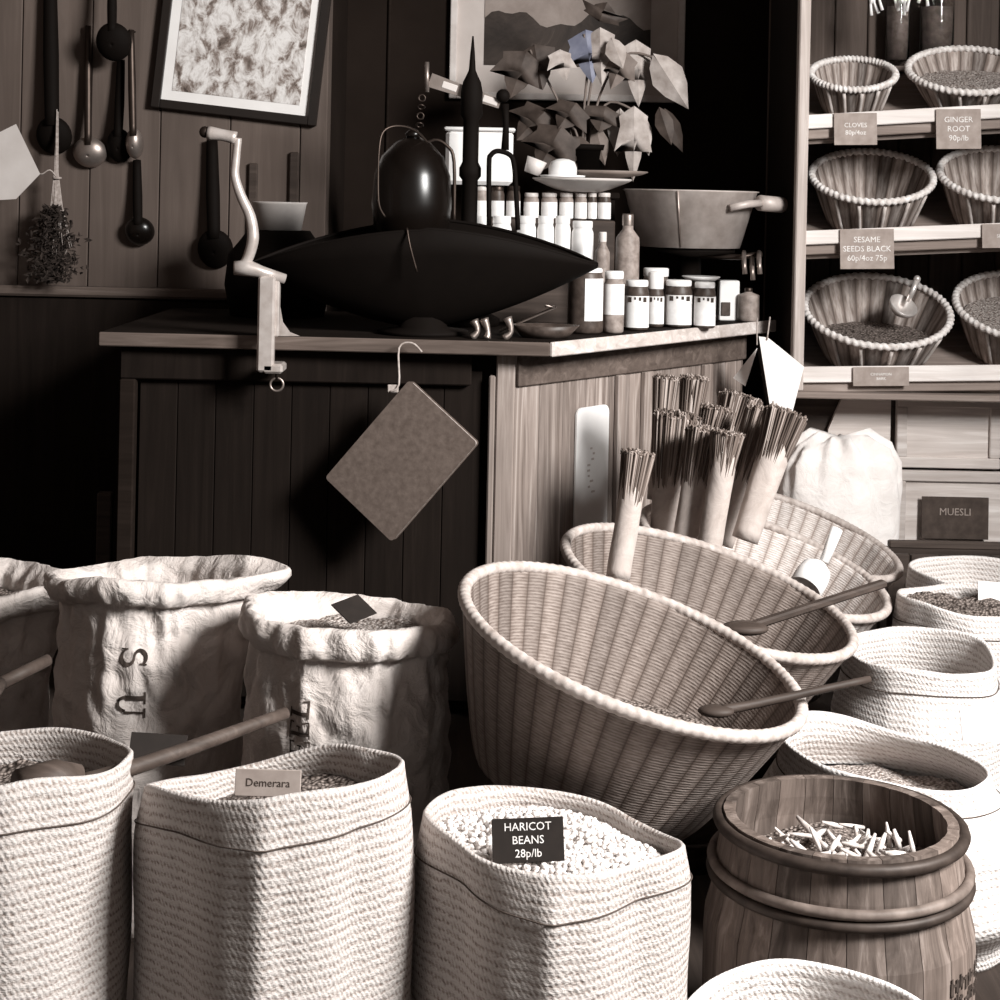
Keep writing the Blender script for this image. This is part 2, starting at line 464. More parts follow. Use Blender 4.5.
sd = (Cc - B); sd.z = 0; sl = sd.length; sd.normalize(); sn = Vector((sd.y, -sd.x, 0))   # side direction and outward normal
SIDE = frame(B, sd, Vector((0, 0, 1)), sn)      # x along the side, y up, z outward
e = MB().cbox((sl/2 + .005, -.018, .006), (sl + .01, .04, .012), .003, SIDE)  # strip on the lit side, its brightness painted into the wood colour
e.build('lit_edge', 'edge', ctr)['label'] = 'worn edge strip with side light painted in pale'
K = P(489, 400, 4.26*KD)           # cabinet corner
KX = K.x
FY = 4.26*KD
Ek = Vector((KX + .075, FY, 0))
# side plane of the cabinet, set back under the top
back = Cc - sd*.08 - sn*.06; back.z = 0
s2 = (back - Ek); s2l = s2.length; s2.normalize(); s2n = Vector((s2.y, -s2.x, 0))
CAB = frame(Vector((Ek.x, Ek.y, 0)), s2, Vector((0, 0, 1)), s2n)
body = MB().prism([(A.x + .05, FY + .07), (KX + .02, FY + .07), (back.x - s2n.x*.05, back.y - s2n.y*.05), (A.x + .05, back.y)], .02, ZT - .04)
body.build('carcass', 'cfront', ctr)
fp = MB(); x = A.x + .1; n = 9; wd = (KX - .02 - x)/n
for i in range(n): fp.cbox((x + (i + .5)*wd, FY + .05, .51), (wd - .0015, .03, .92), .002)
fp.build('front_panel', 'cfront', ctr)
MB().cbox(((A.x + KX)/2, FY + .025, ZT - .085), (KX - A.x - .1, .04, .09)).build('front_rail', 'cfront', ctr)
xs = P(126, 450, FY).x
MB().cbox((xs, FY + .015, (ZT - .13)/2), (px(16, FY), .04, ZT - .13)).build('stile', 'dado', ctr)
pst = MB(); pst.cbox((KX + .045, FY + .025, (ZT - .037)/2), (.052, .05, ZT - .037), .004)
pst.cbox((KX + .008, FY + .015, (ZT - .1)/2), (.018, .03, ZT - .1), .004)
pst.build('corner_post', 'post', ctr)
sp = MB(); n = 11; wd = s2l/n
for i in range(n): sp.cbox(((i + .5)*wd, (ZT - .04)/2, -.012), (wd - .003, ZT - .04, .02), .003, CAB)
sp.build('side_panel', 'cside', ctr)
MB().cbox((s2l/2, ZT - .085, .004), (s2l, .088, .012), .003, CAB).build('side_rail', 'crail', ctr)
for f, wv in ((.40, .035), (.52, .05), (.80, .05)):
    MB().cbox((f*s2l, (ZT - .13)/2, .008), (wv, ZT - .13, .018), .003, CAB).build('side_stile', 'cside', ctr)

# white rounded panel on the counter end
def rr_poly(wd, hg, r, n=6):
    out = []
    for cx, cy, a0 in ((wd/2 - r, hg/2 - r, 0), (-wd/2 + r, hg/2 - r, PI/2), (-wd/2 + r, -hg/2 + r, PI), (wd/2 - r, -hg/2 + r, 1.5*PI)):
        for i in range(n + 1): out.append((cx + r*cos(a0 + i*PI/2/n), cy + r*sin(a0 + i*PI/2/n)))
    return out
def on_plane(u, v, O, nrm):
    a, b = ab(u, v); r = Vector((a/F, 1, -b/F)); c = Vector((0, 0, HC))
    return c + r*((O - c).dot(nrm)/r.dot(nrm))
p0 = on_plane(592, 406, Ek, s2n); p1 = on_plane(590, 530, Ek, s2n); pl = on_plane(574, 470, Ek, s2n); pr = on_plane(606, 470, Ek, s2n)
wdt = (pr - pl).length; hgt = p0.z - p1.z + .04
pc = (pl + pr)/2; pc.z = p0.z - hgt/2
PM = frame(pc + s2n*.001, s2, Vector((0, 0, 1)), s2n)
wp = thing('wall_plaque', 'white rounded enamel plaque with faint writing on the counter end', 'plaque', pc)
MB().prism(rr_poly(wdt, hgt, .025), 0, .006, PM).build('plate', 'white', wp)
text_mesh('S P\nA C\n\nIIII\nIIII', .03, PM @ T(0, .02, .007), 'writing', 'faint', wp) if False else None
fm = MB()
for i in range(9): fm.box((R_.uniform(-.02, .02), .08 - i*.016, .0065), (R_.uniform(.008, .018), .006, .001), PM)
fm.build('faint_writing', 'faint', wp)

# ================================================================== SACKS
def interp(t, pts):
    for (a, x), (b, y) in zip(pts, pts[1:]):
        if t <= b:
            k = (t - a)/(b - a); k = k*k*(3 - 2*k); return x + (y - x)*k
    return pts[-1][1]
def nz(x, y, z, s=1.0): return noise.noise(Vector((x*s, y*s, z*s)))
class Sack:
    def __init__(s, u, v, d, wpx, belly=1.06, crease=.05, ca=-PI/2, tilt=(0, 0), wob=.008, seed=0, paper=False, ears=(), cuff=.07, sx=1.0, low=.95, base=.9, off=(0, 0)):
        c = P(u, v, d); s.c = c; s.R = px(wpx/2, d); s.H = c.z; s.belly = belly; s.crease = crease; s.ca = ca; s.tilt = tilt
        s.wob = wob; s.seed = seed; s.paper = paper; s.ears = ears; s.cuff = cuff; s.sx = sx; s.low = low; s.base = base; s.off = off
        s.M = T(c.x, c.y, 0)
    def zr(s, th):       # rim height offset
        q = s.seed*3.1
        return s.tilt[0]*cos(th) + s.tilt[1]*sin(th) + s.wob*(sin(2*th + q) + .7*sin(3*th + 1.7*q) + .4*sin(5*th + q*.3))
    def pt(s, th, t, inset=0.0):   # t 0..1 up the outside
        k = interp(t, [(0, s.base*.97), (.05, s.base), (.35, s.belly*.99), (.65, s.belly), (.92, 1.01 if not s.paper else s.low), (1.0, 1.0)])
        r = s.R*k
        dth = (th - s.ca + PI) % (2*PI) - PI
        f = 1 - max(0, (t - .88)/.12)**1.0*.7
        r *= 1 + f*s.crease*(math.exp(-(dth/.10)**2)*.55 + (abs(cos(dth*2))**1.3 - .5)*1.5)
        for ea, em, ewd in s.ears:
            dq = (th - ea + PI) % (2*PI) - PI
            r *= 1 + em*math.exp(-(dq/ewd)**2)*max(0, (t - .62)/.38)**1.5
        z = s.H*t + s.zr(th)*t**3
        a = s.R
        if s.paper:
            X, Y, Z = cos(th)*2.2, sin(th)*2.2, t*4
            w_ = nz(X + s.seed*7, Y, Z*1.1)*.010 + (abs(nz(X*1.7 + Z, Y*1.7 + s.seed, Z*1.9)) - .2)*.016 + (abs(nz(X*5 + Z*2, Y*5 + s.seed, Z*4.4)) - .2)*.010*(.4 + max(0, (t - .5)*1.6))
            w_ += .005*sin(th*17 + 5*nz(X, Y, 0) + s.seed)*max(0, min(1, (t - .55)/.35))*(1 if t < .9 else .8)
            r += w_*.75
        else:
            r += nz(cos(th)*1.6 + s.seed*5, sin(th)*1.6, t*3)*.012
        r -= inset
        return Vector((s.off[0]*(1-t) + r*s.sx*cos(th), s.off[1]*(1-t) + r*sin(th), z))
    def inner(s, th, z, inset=.012):
        t = min(1, z/s.H); p = s.pt(th, t, inset); return p
    def build(s, name, label, cat, mat, group=None, seg=112, nt=44, deep=.3, hem=True):
        root = thing(name, label, cat, s.M, group)
        ts = [i/nt for i in range(nt + 1)]
        rows = [('o', t) for t in ts]
        if s.paper:
            tc = 1 - s.cuff/s.H
            rows = [('o', t) for t in ts if t < tc - .01] + [('o', tc)]
            for k, q in ((0, .004), (.03, .012), (.12, .018), (.35, .021), (.6, .020), (.82, .014), (.95, .007), (1.0, -.002)):
                rows.append(('c', tc + (1 - tc)*k, q))
            for k in range(1, 7): rows.append(('i', 1 - k/6*deep*.9))
        else:
            rows.append(('i', 1.006, .004))
            for k in range(0, 9): rows.append(('i', 1 - k/8*deep))
        prof = [(1, 0)]*len(rows)
        def mod(th, i, r, z):
            q = rows[i]
            if q[0] == 'o': return s.pt(th, q[1])
            if q[0] == 'c':
                p = s.pt(th, q[1], -q[2] - .006*nz(cos(th)*3, sin(th)*3, s.seed*3) ); return p
            if s.paper: return s.pt(th, q[1], .022)
            if len(q) == 3: return s.pt(th, min(1, q[1]), q[2]) + Vector((0, 0, .004))
            return s.pt(th, q[1], .010)
        mb = MB(); 
        # arc lengths for the weave follow the height of the sack
        L = []; last = 0
        for q in rows: L.append((q[1] if q[0] != 'i' else 2 - q[1])*s.H)
        prof = [(1.0, l) for l in L]
        mb.lathe(prof, seg, mod, s.M, cap0=True)
        mb.build('sack_body', mat, root)
        if hem and not s.paper:
            th_ = 1 - .052/s.H
            h = MB(); h.torus(1, .0012, s.M, 0, 96, 6, path=lambda th: s.pt(th, th_ + .006*sin(3*th + s.seed), -.002))
            h.build('hem_stitching', 'sackdark', root)
        return root
    def fill(s, name, label, mat, zc, bump=.012, seg=64, mound=.0, cat='grain', tilt=(0, 0)):
        mb = MB(); nr = 14
        prof = [(max(.001, i/nr), 0) for i in range(nr + 1)]
        def mod(th, i, r, z):
            e_ = s.pt(th, min(1, zc/s.H), .03 if s.paper else .014)
            zz = zc + mound*(1 - r*r) + (tilt[0]*cos(th) + tilt[1]*sin(th))*r + bump*nz(e_.x*r*14, e_.y*r*14, s.seed) + bump*.6*nz(e_.x*r*50, e_.y*r*50, s.seed)
            return Vector((e_.x*r, e_.y*r, zz))
        mb.lathe(prof[::-1], seg, mod, s.M)
        o = mb.build(name, mat)
        return tag(o, label, cat, kind='stuff')
    def world(s, p): return s.M @ p

s1 = Sack(-2, 762, 2.46, 262, 1.0, .03, -1.2, (0.01, -.014), .007, 1)
s2k = Sack(277, 776, 2.5, 252, 1.0, .105, -1.53, (.020, -.034), .007, 2)
s3 = Sack(551, 829, 2.56, 254, 1.02, .105, -1.60, (-.02, -.012), .006, 3)
s4 = Sack(822, 1028, 2.2, 276, 1.05, .03, -1.4, (-.01, 0), .006, 4)
r1 = Sack(882, 752, 3.28, 206, 1.3, .02, -1.9, (-.03, .0), .005, 5, off=(.06, 0))
r2 = Sack(920, 651, 3.8, 150, 1.12, .03, -2.2, (.0, .01), .005, 6)
r3 = Sack(964, 601, 4.2, 132, 1.02, .03, -1.7, (-.01, -.0), .006, 8)
r4 = Sack(988, 573, 4.62, 150, 1.0, .03, -1.7, (0, .0), .006, 9)
s1.build('straw_sack', 'woven straw sack at the front left with a wooden scoop in it', 'sack', 'straw', 'woven straw sacks')
s2k.build('straw_sack', 'woven straw sack with a paper card in its grain, second from left in front', 'sack', 'straw', 'woven straw sacks')
s3.build('straw_sack', 'woven straw sack full of white beans with a black card', 'sack', 'straw', 'woven straw sacks')
s4.build('straw_sack', 'pale straw sack cut off at the bottom edge before the barrel', 'sack', 'straw2', 'woven straw sacks')
r1.build('straw_sack', 'wide pale straw sack right behind the barrel', 'sack', 'straw2', 'woven straw sacks')
r2.build('straw_sack', 'pale straw sack with dark deep opening at the right beside the tilted baskets', 'sack', 'straw2', 'woven straw sacks')
r3.build('straw_sack', 'pale straw sack filled to the brim with dark grain at the right', 'sack', 'straw2', 'woven straw sacks')
r4.build('straw_sack', 'rearmost pale straw sack standing before the plank crate', 'sack', 'straw2', 'woven straw sacks')
s1.fill('dark_grain', 'dark grain in the front left straw sack', 'grain', s1.H - .065)
s2k.fill('mixed_grain', 'mixed grain in the sack with the paper card', 'grain', s2k.H - .07, mound=.02, tilt=(.03, 0))
r1.fill('pale_grain', 'pale grain deep in the wide sack behind the barrel', 'grainpale', r1.H - .10, tilt=(-.012, -.012))
r2.fill('dark_grain', 'dark grain deep inside the right straw sack beside the baskets', 'grain', r2.H - .12)
r3.fill('coarse_grain', 'coarse dark grain at the brim of the small right sack', 'grain', r3.H - .018, bump=.02)
r4.fill('pale_grain', 'pale grain in the rearmost straw sack', 'grainpale', r4.H - .08)
# white beans: a heap of single beans on a bed
bz = s3.H - .04
bed = MB()
for i in range(2600):
    th = R_.uniform(0, 2*PI); rr = math.sqrt(R_.random())
    e_ = s3.pt(th, bz/s3.H, .02)
    z = bz + .03*(1 - rr*rr) + R_.uniform(-.006, .004) + (-.02*cos(th) )*rr
    M = s3.M @ T(e_.x*rr, e_.y*rr, z) @ Matrix.Rotation(R_.uniform(0, 6), 4, 'Z') @ Matrix.Rotation(R_.uniform(-.6, .6), 4, 'X')
    bed.ball((0, 0, 0), (.0064, .0044, .0042), 6, M)
prof = [(max(.001, i/10), 0) for i in range(11)]
def bmod(th, i, r, z):
    e_ = s3.pt(th, bz/s3.H, .014)
    return Vector((e_.x*r, e_.y*r, bz - .006 + .03*(1 - r*r) - .02*cos(th)*r))
bed.lathe(prof[::-1], 48, bmod, s3.M)
tag(bed.build('white_beans', 'beans'), 'white haricot beans filling the front middle straw sack', 'beans', kind='stuff')

# paper sacks
p1 = Sack(-42, 577, 3.66, 180, 1.0, .02, -1.6, (.0, .01), .006, 11, True, ((0, .5, .35),), .06, low=.94)
p2 = Sack(152, 569, 3.36, 178, 1.0, .03, -1.6, (.008, -.014), .006, 12, True, ((.1, .44, .4), (PI - .05, .10, .3)), .048, low=.93)
p3 = Sack(349, 610, 3.16, 196, 1.03, .02, -1.5, (-.012, -.012), .004, 13, True, (), .056, low=.97, base=.98)
p1.build('paper_sack', 'brown paper sack cut off by the left edge', 'sack', 'kraft', 'brown paper sacks', 176, 80)
p2r = p2.build('paper_sack', 'brown paper sack with the letters SU and a flared crumpled mouth', 'sack', 'kraft', 'brown paper sacks', 176, 80)
p3r = p3.build('paper_sack', 'brown paper sack with the letters EEL and a rolled round cuff', 'sack', 'kraft', 'brown paper sacks', 176, 80)
p1.fill('dark_meal', 'dark meal inside the left paper sack', 'grain', p1.H - .06)
p2.fill('dark_meal', 'dark meal inside the paper sack lettered SU', 'grain', p2.H - .09)
p3.fill('mixed_seed', 'speckled seed inside the paper sack lettered EEL', 'grainpale', p3.H - .05, bump=.01)

# serif stencil letters, strokes as quads in a unit box, wrapped on the sack
def serif(ch):
    q = []
    def bar(x0, y0, x1, y1): q.append([(x0, y0), (x1, y0), (x1, y1), (x0, y1)])
    def arc(cx, cy, rx, ry, a0, a1, w0, w1, n=14):
        for i in range(n):
            a, b = a0 + (a1 - a0)*i/n, a0 + (a1 - a0)*(i + 1)/n
            wa, wb = [w0 + (w1 - w0)*sin(PI*k/n) for k in (i, i + 1)]
            q.append([(cx + (rx - wa/2)*cos(a), cy + (ry - wa/2)*sin(a)), (cx + (rx + wa/2)*cos(a), cy + (ry + wa/2)*sin(a)),
                      (cx + (rx + wb/2)*cos(b), cy + (ry + wb/2)*sin(b)), (cx + (rx - wb/2)*cos(b), cy + (ry - wb/2)*sin(b))])
    if ch in 'EL':
        bar(.12, .05, .30, .95); bar(.0, 0, .78, .07); bar(.70, .07, .78, .26); bar(0, .93, .42 if ch == 'L' else .76, 1.0)
        if ch == 'E': bar(.68, .76, .76, .93); bar(.30, .47, .56, .54); bar(.52, .38, .58, .63)
    if ch == 'U':
        bar(.12, .30, .28, .95); bar(.66, .30, .74, .95); bar(0, .93, .40, 1); bar(.54, .93, .88, 1)
        arc(.43, .30, .24, .26, PI, 2*PI, .13, .08)
    if ch == 'S':
        arc(.40, .74, .24, .22, .25, PI*1.5, .05, .14); arc(.40, .28, .25, .24, PI*.5, -PI*.85, .05, .15)
        bar(.60, .72, .66, .98); bar(.10, .02, .16, .28)
    return q
def letter(sk, root, ch, u, v, hpx, rot):
    """centre pixel on the front of the sack, letter height in pixels, rotated a quarter turn anticlockwise"""
    sz = px(hpx, sk.c.y - sk.R)
    tgt = P(u, v, sk.c.y - sk.R*.93)
    t0 = tgt.z/sk.H; th0 = math.asin(max(-1, min(1, (tgt.x - sk.c.x)/sk.R))) - PI/2
    mb = MB()
    for quad in serif(ch):
        N = 4
        vs = []; fs = []
        for i in range(N + 1):
            for j in range(N + 1):
                a, b = i/N, j/N
                p = [(1 - a)*(1 - b)*quad[0][k] + a*(1 - b)*quad[1][k] + a*b*quad[2][k] + (1 - a)*b*quad[3][k] for k in (0, 1)]
                x, y = (p[0] - .4)*sz, (p[1] - .5)*sz
                if rot: x, y = (-y*rot, x*rot)
                vs.append(sk.pt(th0 + x/sk.R, t0 + y/sk.H, -.0022))
        for i in range(N):
            for j in range(N): fs.append((i*(N+1) + j, (i+1)*(N+1) + j, (i+1)*(N+1) + j + 1, i*(N+1) + j + 1))
        mb.add(vs, fs, None, sk.M)
    o = mb.build('printed_letter', 'ink', root)
letter(p2, p2r, 'S', 135, 661, 27, -1); letter(p2, p2r, 'U', 133, 704, 28, -1)
letter(p2, p2r, 'S', 226, 633, 14, -1)
letter(p3, p3r, 'L', 301, 711, 22, 1); letter(p3, p3r, 'E', 301, 731, 22, 1); letter(p3, p3r, 'E', 301, 750, 22, 1)

# ================================================================== WICKER BASKETS
def wicker(name, label, u, v, d, a, phi, ratio, hpx, rb_px, mat, tubh=True, wraps=110, seed=0):
    c, R, ex, ey, n = ell(u, v, d, a, phi, ratio)
    h = px(hpx, d); rb = px(rb_px, d)
    base = c - n*h
    M = frame(base, ex, ey, n)
    root = thing(name, label, 'basket', M, 'large tilted wicker baskets')
    prof = []
    for i in range(19):
        t = i/18; prof.append((rb + (R - .013 - rb)*(t**.85), h*t))
    inn = [(max(.01, r - .009), z if z > .012 else .012) for r, z in prof[::-1]]
    N = 44
    def mod(th, i, r, z):
        q = r + .0014*abs(sin(N*th/2)) + .004*sin(2*th + seed) + .003*sin(5*th + seed*2)
        return Vector((q*cos(th), q*sin(th), z))
    mb = MB(); mb.lathe(prof + inn, N*5, mod, M, cap0=True, cap1=True)
    mb.build('woven_body', mat, root)
    rr = .0118
    rm = MB(); rm.torus(R - rr, rr, M @ T(0, 0, h), wraps, wraps*5, 10, .055)
    rm.build('bound_rim', 'rim', root)
    # sturdy tub the basket leans in
    zlow = base.z
    return root, M, R, h, rb, base, n
w1 = wicker('wicker_basket', 'largest wicker basket tilted to the right, front of the cascade', 632, 645, 3.04, 176, 19.5, .315, 152, 112, 'wicker', seed=1)
w2 = wicker('wicker_basket', 'tilted wicker basket right behind the largest one, paper wrapped bundles in it', 708, 589, 3.68, 149, 18, .28, 135, 92, 'wicker', seed=2)
w3 = wicker('wicker_basket', 'pale tilted wicker basket holding a white metal scoop, third in the cascade', 764, 559, 4.29, 127, 19, .27, 112, 80, 'wicker2', seed=3)
w4 = wicker('wicker_basket', 'rearmost pale wicker basket, highest in the cascade', 800, 531, 4.9, 103, 20, .25, 98, 70, 'wicker2', seed=4)
def stand(w, label):
    root_, M, R, h, rb, base, n = w
    cx, cy = base.x, base.y; t = thing('wooden_tub', label, 'tub', (cx, cy, 0), 'wooden tubs under the baskets')
    r1 = rb*.9; ns = 20
    def zt(x, y): return base.z - (n.x*x + n.y*y)/n.z - .002
    def mod(th, i, r, z):
        q = r - .002*(abs(cos(ns*th/2))**12); x, y = q*cos(th), q*sin(th)
        return Vector((x, y, zt(x, y)*z))
    MB().lathe([(r1*.86, 0), (r1*.93, .5), (r1, 1), (r1 - .016, 1), (r1*.84, .1)], ns*4, mod, T(cx, cy, 0), cap0=True, cap1=True).build('staves', 'dwood', t)
    for f in (.25, .8):
        k = r1*(.86 + .14*f)
        MB().torus(1, .006, T(cx, cy, 0), 0, 64, 8, path=lambda th: Vector(((k + .004)*cos(th), (k + .004)*sin(th), zt(k*cos(th), k*sin(th))*f))).build('hoop', 'hoop', t)
stand(w1, 'dark wooden tub carrying the largest wicker basket')
stand(w2, 'dark wooden tub carrying the second wicker basket')
stand(w3, 'dark wooden tub carrying the third wicker basket')
stand(w4, 'dark wooden tub carrying the rearmost wicker basket')
def basket_fill(w, name, label, mat, frac, slope=.3):
    root_, M, R, h, rb, base, n = w
    # level heap inside the tilted basket: plane of constant world height, clipped to the wall
    Mi = M.inverted(); up = (Mi.to_3x3() @ Vector((0, 0, 1))).normalized()
    up = (up*(1 - slope) + Vector((0, 0, 1))*slope).normalized()
    zc = h*frac
    mb = MB(); nr = 12
    def mod(th, i, r, z):
        ra = rb + (R - .013 - rb)*max(0.0, min(1, .5))**.85
        for _ in range(6):
            zz = zc - (up.x*cos(th) + up.y*sin(th))*ra/up.z
            zz = max(.014, min(h*.97, zz)); ra = rb + (R - .013 - rb)*(zz/h)**.85 - .018
        x, y = ra*r*cos(th), ra*r*sin(th)
        z_ = zc - (up.x*x + up.y*y)/up.z
        return Vector((x, y, max(.014, z_) + .006*nz(x*40, y*40, 3)))
    mb.lathe([(max(.001, i/nr), 0) for i in range(nr, -1, -1)], 72, mod, M)
    return tag(mb.build(name, mat), label, 'grain', kind='stuff')
basket_fill(w1, 'brown_grain', 'brown grain lying low in the largest wicker basket', 'grain', .34, .25)
basket_fill(w2, 'brown_grain', 'brown grain lying in the second wicker basket', 'grain', .25, .3)
basket_fill(w3, 'pale_flakes', 'pale flakes lying in the third wicker basket', 'grainpale', .3, .3)
basket_fill(w4, 'pale_flakes', 'pale flakes lying in the rearmost wicker basket', 'grainpale', .4, .3)

# tools in the baskets
def stick(name, label, cat, a, b, r0, r1, mat, knob=None):
    t = thing(name, label, cat, a)
    return t
h1 = thing('wooden_ladle', 'dark wooden ladle handle poking out of the largest basket', 'ladle', P(722, 708, 2.93))
MB().tube([P(722, 710, 2.93), P(760, 703, 2.96), P(870, 679, 3.02)], [px(5, 3), px(4.5, 3), px(3.5, 3)], 10, sub=4).build('handle', 'dwood', h1)
MB().ball(P(716, 711, 2.93), (px(18, 3), px(12, 3), px(6, 3)), 18).build('ladle_bowl', 'dwood', h1)
h2 = thing('wooden_scoop', 'long flat wooden scoop handle leaning over the second basket rim', 'scoop', P(757, 625, 3.42))
hd = MB(); a_, b_ = P(745, 628, 3.46), P(885, 583, 3.6)
dv = (b_ - a_).normalized(); sdv = dv.cross(Vector((0, 0, 1))).normalized(); upv = sdv.cross(dv)
HM = frame((a_ + b_)/2, dv, sdv, upv); ln = (b_ - a_).length
hd.cbox((0, 0, 0), (ln, .022, .016), .004, HM); hd.build('handle', 'dwood', h2)
MB().ball(P(745, 628, 3.46), (.05, .035, .014), 18, None).build('scoop_blade', 'dwood', h2)
# white metal scoop in third basket
sc = thing('metal_scoop', 'white metal scoop with hooded blade leaning in the third basket', 'scoop', P(812, 580, 4.09))
MB().tube([P(837, 529, 4.14), P(824, 562, 4.11)], [px(6, 4.14), px(5, 4.14)], 12).build('handle', 'white', sc)
hood = MB()
c0 = P(812, 577, 4.08)
ax = (P(824, 562, 4.11) - P(806, 592, 4.04)).normalized(); sx_ = ax.cross(Vector((0, -1, 0))).normalized(); sy_ = sx_.cross(ax)
HMs = frame(c0, sx_, sy_, ax); rs = px(17, 4.09)
hood.lathe([(rs*.96, -.045), (rs, -.045), (rs, .0), (rs*.9, .025), (rs*.5, .042), (.002, .045)], 30, None, HMs)
hood.lathe([(rs*.96, -.045), (rs*.94, .0), (rs*.8, .022), (.002, .038)], 30, None, HMs)
hood.build('hooded_blade', 'white', sc)

# ================================================================== PAPER-WRAPPED STRAW BUNDLES
def bundle(label, ub, vb, ut, vt, d0, d1, w0, w1, bl, seed, cut=.055, nb=280):
    a, b = P(ub, vb, d0), P(ut, vt, d1)
    rd = random.Random(seed)
    ax = (b - a).normalized(); ln = (b - a).length
    X = ax.cross(Vector((0, 1, 0))).normalized(); Y = ax.cross(X)
    M = frame(a, X, Y, ax)
    root = thing('straw_bundle', label, 'bundle', M, 'paper wrapped straw bundles')
    r0, r1 = px(w0/2, d0), px(w1/2, d1)
    mb = MB(); n = 12
    prof = [(r0*.9 + (r1 - r0*.9)*(i/n), ln*i/n) for i in range(n + 1)]
    ph = rd.uniform(-.6, .6) + PI/2*0
    def mod(th, i, r, z):
        f = z/ln
        zz = z + f**2*cut*cos(th - ph)
        q = r*(1 + .05*nz(cos(th)*2, sin(th)*2 + seed, z*14))
        return Vector((q*cos(th), q*sin(th), zz))
    mb.lathe(prof + [(r - .002, z) for r, z in prof[::-1]], 28, mod, M, cap0=True)
    mb.build('paper_wrap', 'wrap', root)
    br = MB(); bl_ = px(bl, d1)
    br.lathe([(r1*.8, ln*.5), (r1*.86, ln), (r1*1.18, ln + bl_*.86), (.002, ln + bl_*.88)], 20, None, M)
    for i in range(nb):
        th = rd.uniform(0, 2*PI); q = rd.random()**.35
        p0 = Vector((r1*.78*q*cos(th), r1*.78*q*sin(th), ln*.55))
        k = 1.28 + rd.uniform(-.05, .06)
        top = ln + bl_*rd.uniform(.88, 1.03) - abs(q)**3*bl_*.10
        p2 = Vector((r1*k*q*cos(th), r1*k*q*sin(th), top)); p1 = p0.lerp(p2, .5); p1.z = ln*.9
        end = p2 + Vector((rd.uniform(-.006, .006), rd.uniform(-.006, .006), rd.uniform(-.004, .006)))
        br.tube([p0, p1, p2, end], [.0024, .0027, .0030, .0024], 4, True, M)
    o = br.build('straw_tips', 'bristle', root); o['kind'] = 'stuff'
bundle('straw bundle standing alone in front, leftmost and lowest of the bundles', 618, 578, 634, 478, 3.56, 3.60, 27, 25, 27, 1, .035)
bundle('thick straw bundle with the widest dark brush head, second from the left', 664, 535, 672, 464, 4.31, 4.34, 30, 37, 52, 2, .05, 420)
bundle('straw bundle between the widest one and the pale capped one, third in front row', 684, 545, 698, 466, 4.17, 4.20, 27, 28, 40, 3, .05)
bundle('slim straw bundle half hidden behind the middle ones', 694, 550, 714, 462, 4.29, 4.31, 20, 24, 26, 4, .04)
bundle('tall pale straw bundle with short tips right of the middle', 708, 556, 726, 446, 4.10, 4.12, 27, 26, 14, 5, .04)
bundle('straw bundle leaning right, left of the rightmost one', 722, 545, 754, 446, 4.24, 4.30, 24, 30, 38, 6, .06, 380)
bundle('rightmost straw bundle, leaning furthest to the right', 745, 540, 780, 432, 4.10, 4.16, 30, 33, 22, 7, .07, 380)
bundle('rear straw bundle with brush head behind the right pair', 706, 520, 734, 424, 4.47, 4.53, 26, 34, 30, 8, .06, 380)
bundle('dark headed straw bundle at the very back left', 656, 500, 664, 404, 4.50, 4.540, 20, 20, 28, 9, .03)
bundle('straw bundle with white paper peak at the very back', 680, 500, 692, 402, 4.54, 4.57, 22, 22, 26, 10, .06)
bundle('straw bundle with pale paper tip in the middle of the clump', 690, 520, 712, 432, 4.40, 4.42, 24, 26, 26, 11, .06)

# ================================================================== BARREL
bc = P(840, 815, 2.7); RB = px(117, 2.7); HB = bc.z
bar = thing('wooden_barrel', 'open wooden barrel with hoops and stamped staves at the front right', 'barrel', (bc.x, bc.y, 0))
BM = T(bc.x, bc.y, 0); NS = 22
def brad(t): return RB*interp(t, [(0, .9), (.35, 1.14), (.6, 1.14), (.8, 1.05), (1.0, .985)])
sv = MB()
for k in range(NS):
    a0, a1 = 2*PI*k/NS, 2*PI*(k + 1)/NS; gap = .010
    vs, fs = [], []; nt = 14; na = 4
    for side in (0, 1):
        for i in range(nt + 1):
            for j in range(na + 1):
                th = a0 + gap*.3 + (a1 - a0 - gap*.6)*j/na; r = brad(i/nt) - (.018 if side else 0) - (.0012 if j in (0, na) else 0)
                vs.append((r*cos(th), r*sin(th), HB*i/nt))
    o_ = (nt + 1)*(na + 1)
    for i in range(nt):
        for j in range(na):
            q = i*(na + 1) + j
            fs.append((q, q + 1, q + na + 2, q + na + 1)); fs.append((o_ + q, o_ + q + na + 1, o_ + q + na + 2, o_ + q + 1))
        q = i*(na + 1); fs.append((q, q + na + 1, o_ + q + na + 1, o_ + q)); q += na; fs.append((q, o_ + q, o_ + q + na + 1, q + na + 1))
    for j in range(na):
        q = nt*(na + 1) + j; fs.append((q, q + 1, o_ + q + 1, o_ + q))
    sv.add(vs, fs, None, BM, False)
sv.build('staves', 'barrel', bar)
MB().lathe([(RB*.88, .02), (.001, .02)], 40, None, BM).build('barrel_bottom', 'dwood', bar)
def hoop(z, hw, th_, mat, wob=0.0, wraps=0):
    mb = MB()
    k = z/HB
    mb.torus(1, th_, BM, wraps, 128, 10, .1, path=lambda th: Vector(((brad(k) + th_*.75)*cos(th), (brad(k) + th_*.75)*sin(th), z + wob*sin(th*1.0 + 1.0))))
    return mb.build('hoop', mat, bar)
hoop(HB - .012, 0, .010, 'hoop'); hoop(HB - .074, 0, .0085, 'cane', .003, 0); hoop(HB - .092, 0, .0085, 'hoop', .003)
hoop(HB*.2, 0, .010, 'hoop')
mk = MB()
